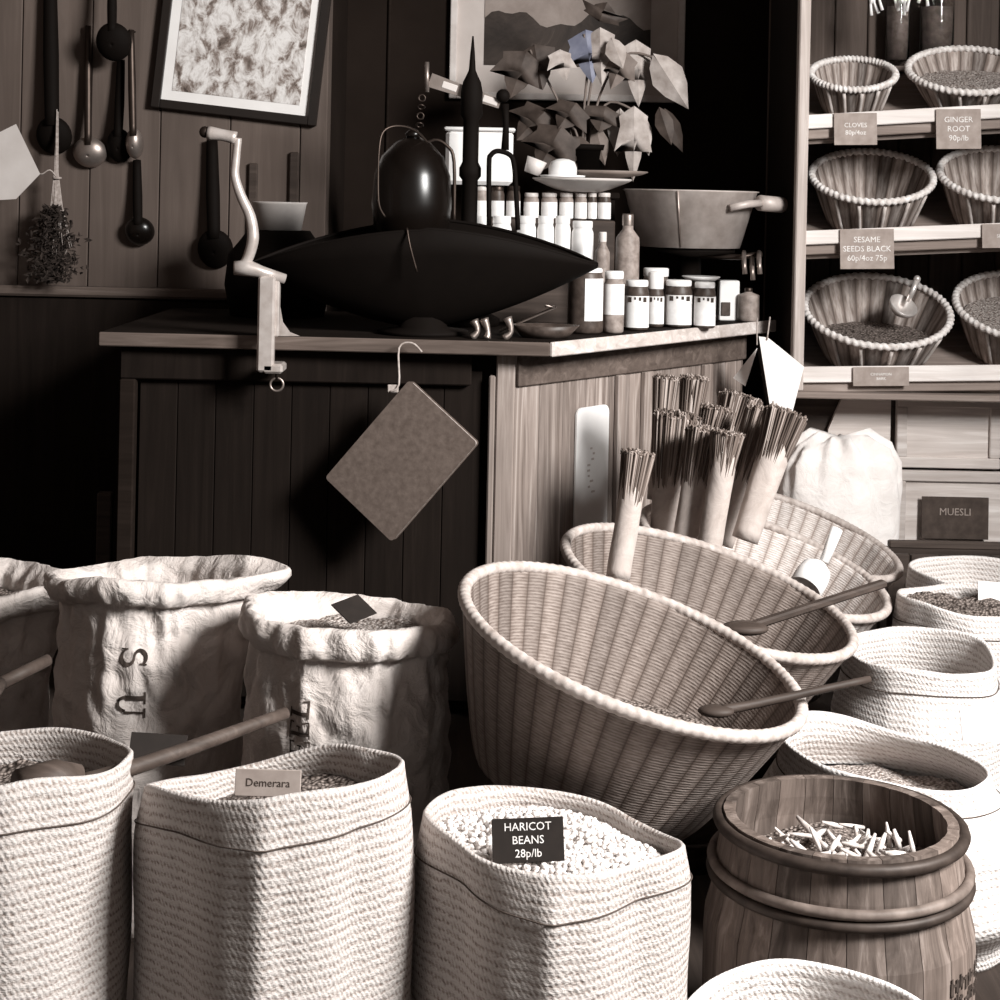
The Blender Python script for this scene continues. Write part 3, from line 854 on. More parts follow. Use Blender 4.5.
for row, zz in ((0, .0), (1, -.028)):
    for i in range(9):
        th = math.radians(-50 + i*4.0); z = HB - .20 + zz + R_.uniform(-.002, .002)
        r = brad(z/HB) + .0012
        for q in range(R_.choice((2, 3))):
            t2 = th + R_.uniform(-.02, .02); w_, h_ = (.004, .02) if R_.random() < .6 else (.012, .004)
            mk.box((0, 0, 0), (w_, .0008, h_), BM @ T(r*cos(t2), r*sin(t2), z + R_.uniform(-.006, .006)) @ Matrix.Rotation(t2 + PI/2, 4, 'Z'))
mk.build('stamped_mark', 'ink', bar)
tag(MB().lathe([(brad(.75) - .034, HB - .082), (.001, HB - .070)], 48, lambda th, i, r, z: (r*cos(th), r*sin(th), z + .006*sin(5*th)), BM).build('loose_bark', 'grain'), 'dark bark bits filling the wooden barrel', 'bark', kind='stuff')
for i in range(60):
    th = R_.uniform(0, 2*PI); q = math.sqrt(R_.random())*.13
    L_ = R_.uniform(.03, .06); rad = R_.uniform(.003, .006)
    p = Vector((bc.x + q*cos(th) - .01, bc.y + q*sin(th)*.8 - .02, HB - .062 + R_.uniform(0, .022)))
    dr = Vector((R_.uniform(-1, 1), R_.uniform(-.6, .6), R_.uniform(.05, .75))).normalized()
    o = MB().tube([p - dr*L_*.5, p, p + dr*L_*.5], [rad, rad*1.05, rad*.5], 7).build('bark_stick', 'cork')
    tag(o, 'pale broken bark stick lying in the wooden barrel', 'stick', 'bark sticks in the barrel')

# ================================================================== CARDS, SCOOPS IN FRONT SACKS
def card(name, label, u, v, d, wpx, hpx, mat, tilt=.3, yaw=0, roll=0, text=None, tmat='chalkw', tsize=.2, group=None, cat='card'):
    p = P(u, v, d); w_, h_ = px(wpx, d), px(hpx, d)
    M = facing(p, tilt, yaw, roll)
    t = thing(name, label, cat, p, group)
    MB().cbox((0, 0, 0), (w_, h_, .003), .0008, M).build('card_sheet', mat, t)
    if text: text_mesh(text, h_*tsize, M @ T(0, 0, .0018), 'lettering', tmat, t, .0002, spacing=1.15)
    return t
card('price_card', 'black price card reading HARICOT BEANS stuck in the white beans', 528, 840, 2.46, 72, 42, 'chalk', .25, .05, .04, 'HARICOT\nBEANS\n28p/lb', 'chalkw', .26)
card('price_card', 'black card leaning out of the front left sack', 158, 749, 2.58, 56, 30, 'chalk', .5, .2, -.1, None)
card('price_card', 'brown paper card reading Demerara in the second straw sack', 268, 783, 2.40, 66, 26, 'card', .2, -.02, .0, 'Demerara', 'ink', .42)
card('price_card', 'dark card lying diagonal in the rolled paper sack lettered EEL', 354, 609, 3.18, 38, 30, 'chalk', 1.05, .7, .2)
card('paper_slip', 'white paper slip pinned to the wide sack behind the barrel', 979, 726, 3.22, 36, 32, 'whitepaper', .3, .0, .05, cat='paper')
card('paper_slip', 'white paper slip lying on the sack rim at the right picture edge', 993, 592, 4.3, 30, 20, 'whitepaper', .3, .0, -.05, cat='paper')
sw = thing('wooden_scoop', 'wooden scoop with turned head lying in the front left sack', 'scoop', P(70, 785, 2.44))
MB().tube([P(78, 783, 2.44), P(150, 762, 2.50), P(286, 713, 2.70)], [px(8.5, 2.44), px(8, 2.44), px(6, 2.64)], 12, sub=4).build('handle', 'mwood', sw)
MB().tube([P(20, 790, 2.36), P(56, 780, 2.40), P(80, 779, 2.42)], [px(20, 2.44), px(20, 2.44), px(14, 2.44)], 22).build('scoop_head', 'mwood', sw)
sw2 = thing('wooden_spoon', 'wooden spoon leaning before the left paper sack at the picture edge', 'spoon', P(-40, 775, 2.5))
MB().tube([P(-34, 770, 2.62), P(0, 684, 2.9), P(48, 660, 3.0)][1:], [px(7, 2.9), px(6, 3)], 12).build('handle', 'mwood', sw2)
MB().tube([P(-62, 790, 2.47), P(-44, 740, 2.58), P(0, 684, 2.9)], [px(16, 2.7), px(11, 2.8), px(7, 2.9)], 14, sub=3).build('bowl_end', 'mwood', sw2)

# ================================================================== HANGING BOOK AND PAPER BAGS
bk = thing('hanging_book', 'worn brown book hanging diagonally by a string from the counter edge', 'book', P(398, 378, 4.17*KD))
yb = 4.14*KD
tp, rt, bt, lf = P(398, 379, yb), P(472, 436, yb), P(402, 546, yb), P(336, 480, yb)
cn = (tp + rt + bt + lf)/4 
ex = ((rt - tp) + (bt - lf)).normalized(); nn = Vector((0, -1, 0)); ey = nn.cross(ex)*1
bw = ((rt - tp).length + (bt - lf).length)/2; bh = ((lf - tp).length + (bt - rt).length)/2*1.05
BK = frame(cn, ex, ey, nn) @ Matrix.Rotation(math.radians(-13), 4, 'Y') @ Matrix.Rotation(math.radians(3), 4, 'X')
MB().prism(rr_poly(bw - .006, bh - .006, .008, 4), -.013, .013, BK).build('pages', 'pages', bk)
MB().prism(rr_poly(bw, bh, .010, 4), .013, .0165, BK).build('front_cover', 'kraftdark', bk)
MB().prism(rr_poly(bw, bh, .010, 4), -.0165, -.013, BK).build('back_cover', 'kraftdark', bk)
tp2 = tp + Vector((0, -.02, -.012))
MB().tube([tp2 + Vector((-.02, 0, -.02)), tp2 + Vector((.004, -.002, .0)), P(399, 348, 4.165*KD), P(412, 343, 4.17*KD), P(422, 352, 4.165*KD)], .0028, 8, sub=4).build('string', 'twine', bk)
MB().cbox(tp2 + Vector((-.012, .002, -.012)), (.03, .006, .022), .003).build('tie_tab', 'twine', bk)

pb = thing('paper_bag_bundle', 'white paper bags hanging by two strings from the far counter end', 'paper bags', P(770, 340, 4.95))
def sheet(pts, ds, mat, name, parent, th_=.004):
    q = [P(u, v, d) for (u, v), d in zip(pts, ds)]
    nrm = (q[1] - q[0]).cross(q[2] - q[0]).normalized()
    if nrm.y > 0: nrm = -nrm
    n = len(q); vs = q + [p - nrm*th_ for p in q]
    fs = [tuple(range(n)), tuple(reversed(range(n, 2*n)))] + [(i, n + i, n + (i + 1) % n, (i + 1) % n) for i in range(n)]
    return MB().add(vs, fs, None, None, False).build(name, mat, parent)
sheet([(759, 337), (768, 338), (804, 367), (792, 414), (771, 413)], [5.186, 5.186, 5.207, 5.143, 5.143], 'whitepaper', 'front_sheet', pb, .006)
sheet([(757, 350), (762, 340), (772, 395), (768, 414)], [5.207, 5.196, 5.164, 5.164], 'chalk', 'dark_sheet', pb, .004)
sheet([(757, 348), (745, 386), (733, 378)], [5.271, 5.271, 5.304], 'whitepaper', 'rear_sheet', pb, .003)
MB().tube([P(757, 318, 5.218), P(757, 345, 5.186), ], .0024, 6).build('string', 'twine', pb)
MB().tube([P(770, 317, 5.218), P(767, 340, 5.180)], .0024, 6).build('string', 'twine', pb)

# ================================================================== GRINDER CLAMP
gr = thing('clamp_grinder', 'pale metal crank grinder clamped on the counter front edge', 'grinder', P(270, 340, 4.15))
dg_ = 4.16*KD
def pp(u, v, dy=0): return P(u, v, dg_ + dy)
MB().tube([pp(208, 133), pp(222, 135), pp(236, 138)], [px(7.5, dg_), px(6, dg_), px(6.5, dg_)], 14, sub=3).build('handle_grip', 'cast', gr)
MB().ball(pp(205, 132), px(6, dg_), 12).build('grip_cap', 'iron', gr)
MB().tube([pp(238, 138), pp(236, 158), pp(235, 176), pp(241, 196), pp(250, 216), pp(253, 238), pp(248, 258), pp(242, 268)], [px(k, dg_) for k in (4, 4.2, 4.5, 5, 5.5, 6, 5.5, 6)], 12, sub=5).build('crank_arm', 'cast', gr)
MB().tube([pp(234, 268, -.01), pp(248, 268), pp(262, 272), pp(285, 279, .02)], [px(7, dg_), px(8.5, dg_), px(6, dg_), px(5, dg_)], 14).build('axle_hub', 'cast', gr)
bd = MB()
wq = px(17, dg_)
top_, bot_ = pp(268, 276), pp(267, 372)
bd.cbox(((top_.x + bot_.x)/2 - .003, dg_, (top_.z + bot_.z)/2), (wq, .030, top_.z - bot_.z), .006)
bd.cbox((top_.x + .024, dg_ + .02, (ZT + .0 + top_.z)/2 + .002), (px(5, dg_), .03, top_.z - ZT - .004), .003)
bd.cbox((bot_.x + .016, dg_ + .03, bot_.z + .01), (.055, .09, .026), .006)
bd.build('clamp_body', 'cast', gr)
ft = MB(); pf = [(258, 336), (300, 336), (290, 332), (283, 322), (280, 305), (262, 305)]
ft.add([P(u, v, 4.515) for u, v in pf] + [P(u, v, 4.535) for u, v in pf], [tuple(range(6)), tuple(range(11, 5, -1))] + [(i, (i + 1) % 6, 6 + (i + 1) % 6, 6 + i) for i in range(6)], None, None, False)
ft.build('flared_foot', 'cast', gr)
scw = P(277, 372, 4.19*KD)
MB().tube([scw + Vector((0, 0, .012)), scw + Vector((0, 0, -.022))], .005, 10).build('clamp_screw', 'iron', gr)
MB().torus(px(6.5, dg_), .0035, T(scw.x, scw.y, scw.z - .034) @ Matrix.Rotation(PI/2, 4, 'X')).build('thumb_ring', 'tinned', gr)

# ================================================================== BLACK PAN, KETTLE, SCALE
DP = 4.72
pan = thing('scale_pan', 'large black iron boat shaped pan on the counter', 'pan', P(425, 332, DP))
L0, L1 = P(250, 266, DP), P(597, 263, DP)
def gun(t):   # t -1..1 pixel of the top edge, the bottom edge
    u = 423.5 + 173.5*t
    top = 264 - 42*(1 - abs(t)**1.7)**.9 - (2 if t > 0 else 0)*(1 - abs(t))
    bot = 266 + 60*(1 - abs(t)**1.55)**1.0
    return u, top, bot
nT, nS = 48, 14
def hull(mb, off):
    vs, fs = [], []
    for i in range(nT + 1):
        t = -1 + 2*i/nT; u, tp_, bt_ = gun(max(-.999, min(.999, t)))
        a = P(u, tp_, DP); b = P(u, bt_, DP)
        wd = .19*(1 - t*t)**.75 + .004
        for j in range(nS + 1):
            k = -1 + 2*j/nS
            z = b.z + (a.z - b.z)*abs(k)**1.9 + (-.022*(1 - t*t)**.5 if k < 0 else 0)*abs(k)**2
            y = DP + wd*k*(1 - .0)
            vs.append(Vector((a.x*(1 - off*.15), y*(1) - off*k*.02, z + off*.010*(1 - abs(k)))))
    for i in range(nT):
        for j in range(nS):
            q = i*(nS + 1) + j; fs.append((q, q + nS + 1, q + nS + 2, q + 1))
    mb.add(vs, fs)
hb = MB(); hull(hb, 0); ho = hb.build('pan_shell', 'black', pan)
sm_ = ho.modifiers.new('Solidify', 'SOLIDIFY'); sm_.thickness = .006
rimpts = []
for i in range(nT + 1):
    t = -1 + 2*i/nT; u, tp_, _ = gun(max(-.999, min(.999, t))); a = P(u, tp_, DP)
    rimpts.append(Vector((a.x, DP - .19*(1 - t*t)**.75 - .004, a.z - .022*(1 - t*t)**.5)))
MB().tube(rimpts, .005, 8).build('rolled_rim', 'black', pan)
far = [Vector((p.x, 2*DP - p.y, P(*gun(max(-.999, min(.999, -1 + 2*i/nT)))[:2], DP).z)) for i, p in enumerate(rimpts)]
MB().tube(far, .005, 8).build('rolled_rim', 'black', pan)
MB().tube([P(407, 228, DP - .2), P(410, 246, DP - .21), P(417, 272, DP - .2)], .003, 8, sub=4).build('wire_handle', 'iron', pan)
pb_ = P(423, 320, DP)
MB().lathe([(.13, ZT + .001), (.13, ZT + .012), (.07, ZT + .02), (.07, pb_.z + .012)], 32, None, T(pb_.x, DP, 0), cap0=True, cap1=True).build('pedestal', 'black', pan)
kc = P(412, 186, 4.76)
kt = thing('black_kettle', 'round glossy black kettle with wire bail standing in the pan', 'kettle', (kc.x, kc.y, kc.z - .16))
rk = px(36, 4.76)
MB().lathe([(rk*.7, -.17), (rk*1.05, -.12), (rk*1.12, -.05), (rk*1.06, .03), (rk*.86, .085), (rk*.5, .125), (rk*.16, .143), (.002, .145)], 40, None, T(*kc), cap0=True).build('kettle_body', 'blackgloss', kt)
MB().tube([P(385, 217, 4.64), P(379, 205, 4.63), P(378, 180, 4.63), P(379, 150, 4.63), P(383, 132, 4.64), P(396, 126, 4.66), P(414, 130, 4.70), P(430, 146, 4.75), P(443, 172, 4.80), P(450, 200, 4.84)], .0035, 8, sub=4).build('wire_bail', 'iron', kt)
MB().lathe([(.02, 0), (.024, .008), (.012, .02), (.002, .024)], 20, None, T(kc.x, kc.y, kc.z + .142)).build('lid_knob', 'blackgloss', kt)

DS = 5.08
sc_ = thing('balance_scale', 'dark iron balance scale with spike finial and slanted plated beam', 'scale', P(469, 325, DS))
pc_ = P(469, 225, DS)
colm = MB(); zb_ = ZT + .001
prof = [(.10, zb_), (.10, zb_ + .02), (.05, zb_ + .05), (.030, zb_ + .09)]
for v, wv in ((260, 8), (225, 8), (180, 8), (176, 11), (168, 11), (162, 8), (120, 8), (115, 11), (92, 11), (82, 9), (76, 6), (70, 3.5), (55, 2.5), (36, .8)):
    prof.append((px(wv, DS), P(469, v, DS).z))
colm.lathe(prof, 24, None, T(pc_.x, DS, 0), cap0=True); colm.build('column', 'black', sc_)
bl_, br_ = P(430, 80, DS + .01), P(500, 104, DS + .01)
dv = (br_ - bl_).normalized(); up = Vector((0, -1, 0)).cross(dv)*-1
if up.z < 0: up = -up
BMx = frame((bl_ + br_)/2, dv, up, dv.cross(up))
bln = (br_ - bl_).length
beam = MB(); beam.prism([(-bln/2, -.022), (bln/2, -.014), (bln/2, .014), (-bln/2, .022)], -.006, .006, BMx); beam.build('beam', 'tinned', sc_)
for f in (-.22, .36): MB().cbox((f*bln, 0, .0), (.048, .022, .016), .002, BMx).build('beam_plaque', 'cream', sc_)
MB().tube([P(427, 62, DS), P(427, 92, DS)], .007, 10).build('knife_edge', 'tinned', sc_)
ch = MB()
for i, v in enumerate((98, 107, 116, 125)):
    c = P(422 - i*.8, v, DS); ch.torus(.010, .0025, T(*c) @ Matrix.Rotation(PI/2, 4, 'X') @ Matrix.Rotation(.9*(i % 2), 4, 'X') , 0, 20, 6)
ch.build('hanger_chain', 'iron', sc_)
MB().ball(P(503, 96, DS), px(7, DS), 16).build('end_ball', 'black', sc_)
MB().tube([P(505, 104, DS), P(506, 125, DS), P(505, 150, DS)], [px(4, DS), px(3, DS), px(4, DS)], 8).build('hanger_rod', 'black', sc_)
MB().tube([P(489, 226, DS - .05), P(489, 165, DS - .05), P(491, 155, DS - .05), P(498, 151, DS - .05), P(510, 155, DS - .05), P(514, 165, DS - .05), P(516, 190, DS - .05), P(518, 230, DS - .05)], .008, 10, sub=4).build('pan_hanger', 'black', sc_)
MB().tube([P(418, 150, DS - .03), P(434, 140, DS - .03), P(447, 146, DS - .03), P(454, 162, DS - .03), P(454, 226, DS - .03)], .0055, 10, sub=4).build('pan_hanger', 'iron', sc_)
struct(MB().cbox((P(389, 50, YD).x, YD - .006, 2.1), (.012, .012, 4.2), .004).build('cord_bead', 'dado'))  # thin hanging cord, built as a bead on the recess wall

# small metal things under the pan
tr = thing('small_tray', 'small dark tray on the counter corner under the pan', 'tray', onz(545, 337, ZT))
q = P(545, 337, 4.36*KD)
MB().lathe([(.05, .001), (.075, .036), (.07, .036), (.048, .006)], 28, lambda th, i, r, z: (r*1.3*cos(th), r*sin(th), z), T(q.x, q.y, ZT), cap0=True, cap1=True).build('tray_body', 'preserve', tr)
MB().tube([(q.x - .13, q.y + .04, ZT + .012), (q.x + .03, q.y + .04, ZT + .085), (q.x + .0, q.y, ZT + .09)], .004, 8).build('wire_loop', 'tinned', tr)
for lab, u, v, dd in (('leftmost crumpled foil twist on the counter under the pan', 472, 330, .05), ('middle crumpled foil twist on the counter under the pan', 487, 326, .055), ('rightmost crumpled foil twist on the counter under the pan', 504, 328, .06)):
    p = P(u, 338, 4.28*KD); mb = MB(); a = R_.uniform(-.5, .5)
    pts = [Vector((p.x, 4.28*KD, ZT + .003)), Vector((p.x + .012 + .02*a, 4.28*KD, ZT + .022)), Vector((p.x + .02*a, 4.285*KD, ZT + dd))]
    mb.tube(pts, [.012, .007, .014], 7, sub=3); tag(mb.build('foil_twist', 'tinned'), lab, 'foil', 'foil twists on the counter')

# ================================================================== JARS
def jar(name, label, u, vtop, vbot, wpx, base=None, d=None, mat='preserve', lid='white', lab=(.2, .75), group='jars on the counter', lidf=.14, glass=False, labmat='label', neck=.86, la=(-1.25, 1.25), marks=False):
    p = onz(u, vbot, ZT) if d is None else P(u, vbot, d)
    d = p.y; h = px(vbot - vtop, d); r = px(wpx/2, d)
    z0 = p.z if base is None else base
    h = p.z + h - z0
    t = thing(name, label, 'jar', (p.x, p.y, z0), group); M = T(p.x, p.y, z0 + .0005)
    hl = h*(1 - lidf)
    MB().lathe([(r*.85, 0), (r*.98, h*.03), (r, h*.1), (r, hl*.82), (r*.97, hl*.88), (r*neck, hl*.96), (r*neck, hl)], 28, None, M, cap0=True, cap1=True).build('jar_body', mat, t)
    if lid: MB().lathe([(r*neck*1.04, hl - .001), (r*neck*1.06, hl + .002), (r*neck*1.06, h*.98), (r*neck*.98, h), (.002, h)], 28, None, M).build('lid', lid, t)
    if lab:
        mb = MB(); z0_, z1_ = h*lab[0], hl*lab[1]; n = 18; vs, fs = [], []
        for i in range(n + 1):
            a = -PI/2 + (la[0] + (la[1] - la[0])*i/n)
            for z in (z0_, z1_): vs.append(((r + .0012)*cos(a), (r + .0012)*sin(a), z))
        for i in range(n): fs.append((2*i, 2*i + 2, 2*i + 3, 2*i + 1))
        mb.add(vs, fs, None, M); lb = mb.build('paper_label', labmat, t)
        if marks:
            mk_ = MB()
            for a_, w_, h_ in ((-.62, .3, 1), (-.2, .16, .5), (.18, .2, .7), (.6, .32, 1)):
                a = -PI/2 + a_; hh = (z1_ - z0_)*.16*h_
                mk_.cbox((0, 0, 0), (r*w_, .0012, hh), .0003, M @ T((r + .0016)*cos(a), (r + .0016)*sin(a), z1_ - hh*.5 - .003) @ Matrix.Rotation(a + PI/2, 4, 'Z'))
            mk_.build('printed_mark', 'ink', lb)
    return t
jar('preserve_jar', 'large dark preserve jar with pale label at the counter corner', 585, 268, 333, 36, lab=(.2, .9), lidf=.06, la=(-.1, 1.15))
jar('preserve_jar', 'slim jar with white lid right of the large dark jar', 613, 271, 333, 21, mat='honey', lab=(.3, .9), lidf=.12)
jar('preserve_jar', 'squat jar with white label, third from the corner', 636, 280, 330, 25, lab=(.06, .78), lidf=.12, marks=True)
jar('preserve_jar', 'narrow white labelled jar, fourth from the corner', 655, 272, 327, 17, lab=(.06, .8), lidf=.3, marks=True)
jar('preserve_jar', 'white labelled jar in the middle of the row along the pale edge', 678, 280, 327, 28, lab=(.06, .78), lidf=.12, marks=True)
jar('preserve_jar', 'white labelled jar left of the white carton', 704, 282, 328, 22, lab=(.06, .78), lidf=.12, marks=True)
cb_ = onz(729, 321, ZT)
ct = thing('white_carton', 'upright white carton at the end of the jar row', 'carton', cb_)
MB().cbox((cb_.x, cb_.y + .03, ZT + px(40, cb_.y)/2 + .001), (px(20, cb_.y), .06, px(40, cb_.y)), .003).build('carton_body', 'white', ct)
MB().cbox((cb_.x - .012, cb_.y - .003, ZT + .04), (px(9, cb_.y), .003, .045), .001).build('dark_window', 'preserve', ct)
jar('stoneware_bottle', 'small dark shouldered bottle at the far end of the counter', 748, 288, 321.5, 22, mat='honey', lid='iron', lab=None, lidf=.1, neck=.35)
# saucer on jars, tins behind
jar('tin_canister', 'dull tin canister with white lid behind the jar row', 655, 268, 320, 28, d=5.24, base=ZT, mat='tinned', lab=None, lidf=.14)
jar('tin_canister', 'dark tin canister under the white saucer', 698, 282, 318, 34, d=5.28, base=ZT, mat='preserve', lid='iron', lab=None, lidf=.08, neck=.95)
sau = P(701, 279, 5.28)
tag(MB().lathe([(.02, 0), (.045, .004), (.062, .016), (.060, .018), (.04, .008), (.002, .006)], 32, None, T(sau.x, sau.y, P(698, 282, 5.28).z + .001), cap0=True).build('saucer', 'white'), 'white saucer lying on the dark tin canister', 'saucer')

# stepped rack with jars behind the pan
rk_ = thing('jar_rack', 'dark stepped wooden rack holding the small white jars', 'rack', (.1, 5.43, ZT))
xa, xb = P(470, 250, 5.28).x, P(592, 250, 5.28).x; xb2 = P(613, 250, 5.41).x
zs1 = P(550, 262, 5.25).z; zs2 = P(550, 219, 5.41).z
rkm = MB(); rkm.cbox(((xa + xb)/2, 5.26, (ZT + zs1)/2), (xb - xa, .14, zs1 - ZT - .002), .004); rkm.build('lower_step', 'dwood', rk_)
rkm = MB(); rkm.cbox(((xa + xb2)/2, 5.41, (ZT + zs2)/2), (xb2 - xa, .15, zs2 - ZT - .002), .004); rkm.build('upper_step', 'dwood', rk_)
ups = [(481, 14, 'honey'), (497, 14, 'preserve'), (513, 14, 'preserve'), (531, 15, 'honey'), (549, 16, 'honey'), (566, 14, 'honey'), (580.5, 12, 'honey'), (592, 9, 'preserve'), (604, 13, 'preserve')]
wn = ['first', 'second', 'third', 'fourth', 'fifth', 'sixth', 'seventh', 'eighth', 'ninth']
for i, (u, wv, m) in enumerate(ups):
    jar('spice_jar', 'small labelled jar on the upper rack step, %s from the left' % wn[i], u, 186 if i < 3 else 193, 219, wv, d=5.39, base=zs2, mat=m, lid='iron' if i in (1, 2) else 'cream', lab=(.04, .62 if i < 3 else .75), group='jars on the upper rack step')
lows = [(481, 18), (501, 20), (526, 19), (545, 17), (562, 16), (582, 22)]
for i, (u, wv) in enumerate(lows):
    jar('white_jar', 'white jar on the lower rack step, %s from the left' % wn[i], u, 216 if i < 5 else 221, 262, wv, d=5.23, base=zs1, mat='white', lid='white', lab=None, group='jars on the lower rack step', lidf=.16)
jar('glass_bottle', 'tall pale bottle right of the rack, left one of two', 601, 232, 322, 15, d=5.08, base=ZT, mat='honey', lid='cream', lab=None, lidf=.1, neck=.5, group='bottles beside the rack')
jar('glass_bottle', 'broad dull bottle right of the rack, right one of two', 626, 214, 321, 24, d=5.13, base=ZT, mat='honey', lid='tinned', lab=None, lidf=.1, neck=.45, group='bottles beside the rack')
# carton and dishes on top of the jars
zt2 = P(500, 186, 5.39).z
wb = thing('white_box', 'white box standing on the jars behind the scale', 'box', P(478, 180, 5.39))
bx0, bx1, bz1 = P(446, 150, 5.39).x, P(513, 150, 5.39).x, P(480, 131, 5.39).z
MB().cbox(((bx0 + bx1)/2, 5.40, (zt2 + bz1)/2 + .001), (bx1 - bx0, .11, bz1 - zt2 - .002), .012).build('box_body', 'white', wb)
MB().cbox(((bx0 + bx1)/2, 5.40, bz1 + .004), (bx1 - bx0 + .012, .122, .012), .004).build('box_lid', 'white', wb)
dd_ = P(582, 190, 5.41); rd_ = px(50, 5.41); zj = P(540, 193, 5.39).z + .006
tag(MB().lathe([(rd_*.35, 0), (rd_*.6, .012), (rd_*.95, .036), (rd_, .042), (rd_*.98, .045), (rd_*.6, .02), (.002, .014)], 40, None, T(dd_.x, 5.41, zj), cap0=True).build('shallow_dish', 'cream'), 'wide shallow cream dish balanced on the rack jars', 'dish')
tag(MB().lathe([(rd_*.25, 0), (rd_*.7, .012), (rd_*.86, .022), (rd_*.84, .025), (.002, .01)], 36, None, T(P(605, 175, 5.51).x, 5.47, zj + .047), cap0=True).build('grey_plate', 'grey'), 'dark grey plate lying on the cream dish', 'plate')
bw_ = P(563, 170, 5.33)
tag(MB().lathe([(.072, 0), (.074, .006), (.046, .006), (.046, .03), (.038, .05), (.02, .058), (.002, .06)], 36, None, T(bw_.x, 5.35, zj + .047)).build('upturned_bowl', 'white'), 'small white upturned bowl on the cream dish', 'bowl')
cp_ = P(532, 172, 5.33)
tag(MB().lathe([(.026, 0), (.034, .05), (.031, .05), (.023, .006), (.002, .006)], 28, None, T(cp_.x, 5.37, zj + .056) @ Matrix.Rotation(.35, 4, 'Y'), cap0=True).build('china_cup', 'cream'), 'pale china cup leaning left of the upturned bowl', 'cup')

# copper pan on a stand
cp = P(690, 220, 5.45); 
cpz = P(690, 247, 5.45).z
pn = thing('preserving_pan', 'big dull preserving pan with bracket handle behind the jars', 'pan', (cp.x, 5.45, cpz))
rp = px(66, 5.45); rbp = px(50, 5.45); hp = px(55, 5.45)
MB().lathe([(rbp, 0), (rp, hp), (rp + .008, hp + .004), (rp - .003, hp + .006), (rbp - .004, .006)], 56, None, T(cp.x, 5.45, cpz), cap0=True, cap1=True).build('pan_body', 'copper', pn)
hh = MB(); a = P(732, 208, 5.25); b = P(780, 206, 5.37)
hh.tube([P(730, 208, 5.26), P(748, 204, 5.27), P(764, 203, 5.35)], [px(4, 5.25)]*3, 10); hh.build('bracket', 'copper', pn)
MB().tube([P(760, 203, 5.34), P(782, 205, 5.40)], px(8, 5.35), 16).build('handle', 'copper', pn)
sm2 = MB(); zz0 = cpz + .004
sm2.tube([(cp.x - rbp*.28, 5.45 - rbp*.965, zz0), (cp.x - rp*.30, 5.45 - rp*.96, zz0 + hp - .004)], .004, 8); sm2.build('seam', 'tinned', pn)
st = thing('iron_stand', 'dark iron stand with small fittings under the preserving pan', 'stand', (cp.x, 5.45, ZT))
sm3 = MB(); sm3.lathe([(.10, ZT + .001), (.10, ZT + .02), (.04, ZT + .05), (.04, cpz - .03), (.15, cpz - .015), (.15, cpz - .001)], 30, None, T(cp.x, 5.45, 0), cap0=True, cap1=True); sm3.build('pedestal', 'black', st)
for i, (u, v) in enumerate(((744, 262), (752, 268), (759, 262))):
    MB().tube([P(u, v - 10, 5.37), P(u, v, 4.95), P(u + 1, v + 12, 4.95)], px(2.2, 5.35), 8).build('tap_lever', 'tinned', st)
MB().tube([P(700, 256, 5.40), P(740, 257, 5.37), P(762, 254, 5.37)], px(3, 5.35), 8).build('cross_bar', 'iron', st)

# bowl with dark handled tools behind the crank, on the dado ledge
bo = P(279, 232, 5.3); rbo = px(28, 5.3)
bl0 = P(279, 230, 5.3)
bs = thing('cream_bowl', 'cream bowl with straight sides behind the crank', 'bowl', (bl0.x, 5.3, bl0.z))
MB().lathe([(rbo*.8, 0), (rbo*.96, px(26, 5.3)), (rbo, px(28, 5.3)), (rbo*.95, px(28, 5.3)), (rbo*.76, .008)], 36, None, T(bl0.x, 5.3, bl0.z), cap0=True, cap1=True).build('bowl_body', 'cream', bs)
bc2 = thing('bread_crock', 'dark round crock under the cream bowl behind the pan', 'crock', (bl0.x, 5.3, ZT))
MB().lathe([(.15, ZT + .001), (.17, ZT + .1), (.16, bl0.z - .08), (.12, bl0.z - .03), (.10, bl0.z - .001)], 36, None, T(bl0.x, 5.3, 0), cap0=True, cap1=True).build('crock_body', 'black', bc2)
for lab, u, v0 in (('dark wooden paddle handle hanging on the wall above the bowl, left one', 253, 163), ('dark wooden paddle handle hanging on the wall above the bowl, right one', 294, 152)):
    mb = MB(); a, b = P(u, v0, YB - .02), Vector((0, 0, zd + .004))
    mb.cbox((a.x, YB - .0095, (a.z + b.z)/2), (px(9, 5.76), .018, a.z - b.z), .004)
    tag(mb.build('wooden_paddle', 'dwood'), lab, 'paddle', 'paddles on the wall')

# ================================================================== WALL: PICTURES, LADLES, HERBS
def picture(name, label, M, wd, hg, fw, mw, fmat, mmat, amat, extra=None, depth=.03):
    t = thing(name, label, 'picture', M)
    fr = MB()
    for sx in (-1, 1): fr.cbox((sx*(wd/2 - fw/2), 0, depth/2), (fw, hg, depth), .003, M)
    for sy in (-1, 1): fr.cbox((0, sy*(hg/2 - fw/2), depth/2), (wd - 2*fw, fw, depth), .003, M)
    fr.build('picture_frame', fmat, t)
    MB().box((0, 0, depth*.3), (wd - 2*fw, hg - 2*fw, .004), M).build('mount', mmat, t)
    MB().box((0, 0, depth*.3 + .003), (wd - 2*fw - 2*mw, hg - 2*fw - 2*mw, .002), M).build('painted_sheet', amat, t)
    return t
DW = YB - .004
bl1, br1 = P(155, 104, DW), P(319, 130, DW)
wd1 = (br1 - bl1).length; hg1 = .62
crk = math.radians(5.5)
xd = Vector((cos(crk), 0, -sin(crk))); yd = Vector((sin(crk), 0, cos(crk)))
c1 = (bl1 + br1)/2 + yd*hg1/2 + Vector((-.01, 0, 0))
picture('framed_painting', 'woodland painting in a black frame hanging crooked on the brown wall', frame(c1, xd, yd, Vector((0, -1, 0))), wd1, hg1, px(9, DW), px(10, DW), 'frameb', 'mat', 'paint1')
DW2 = YD - .004
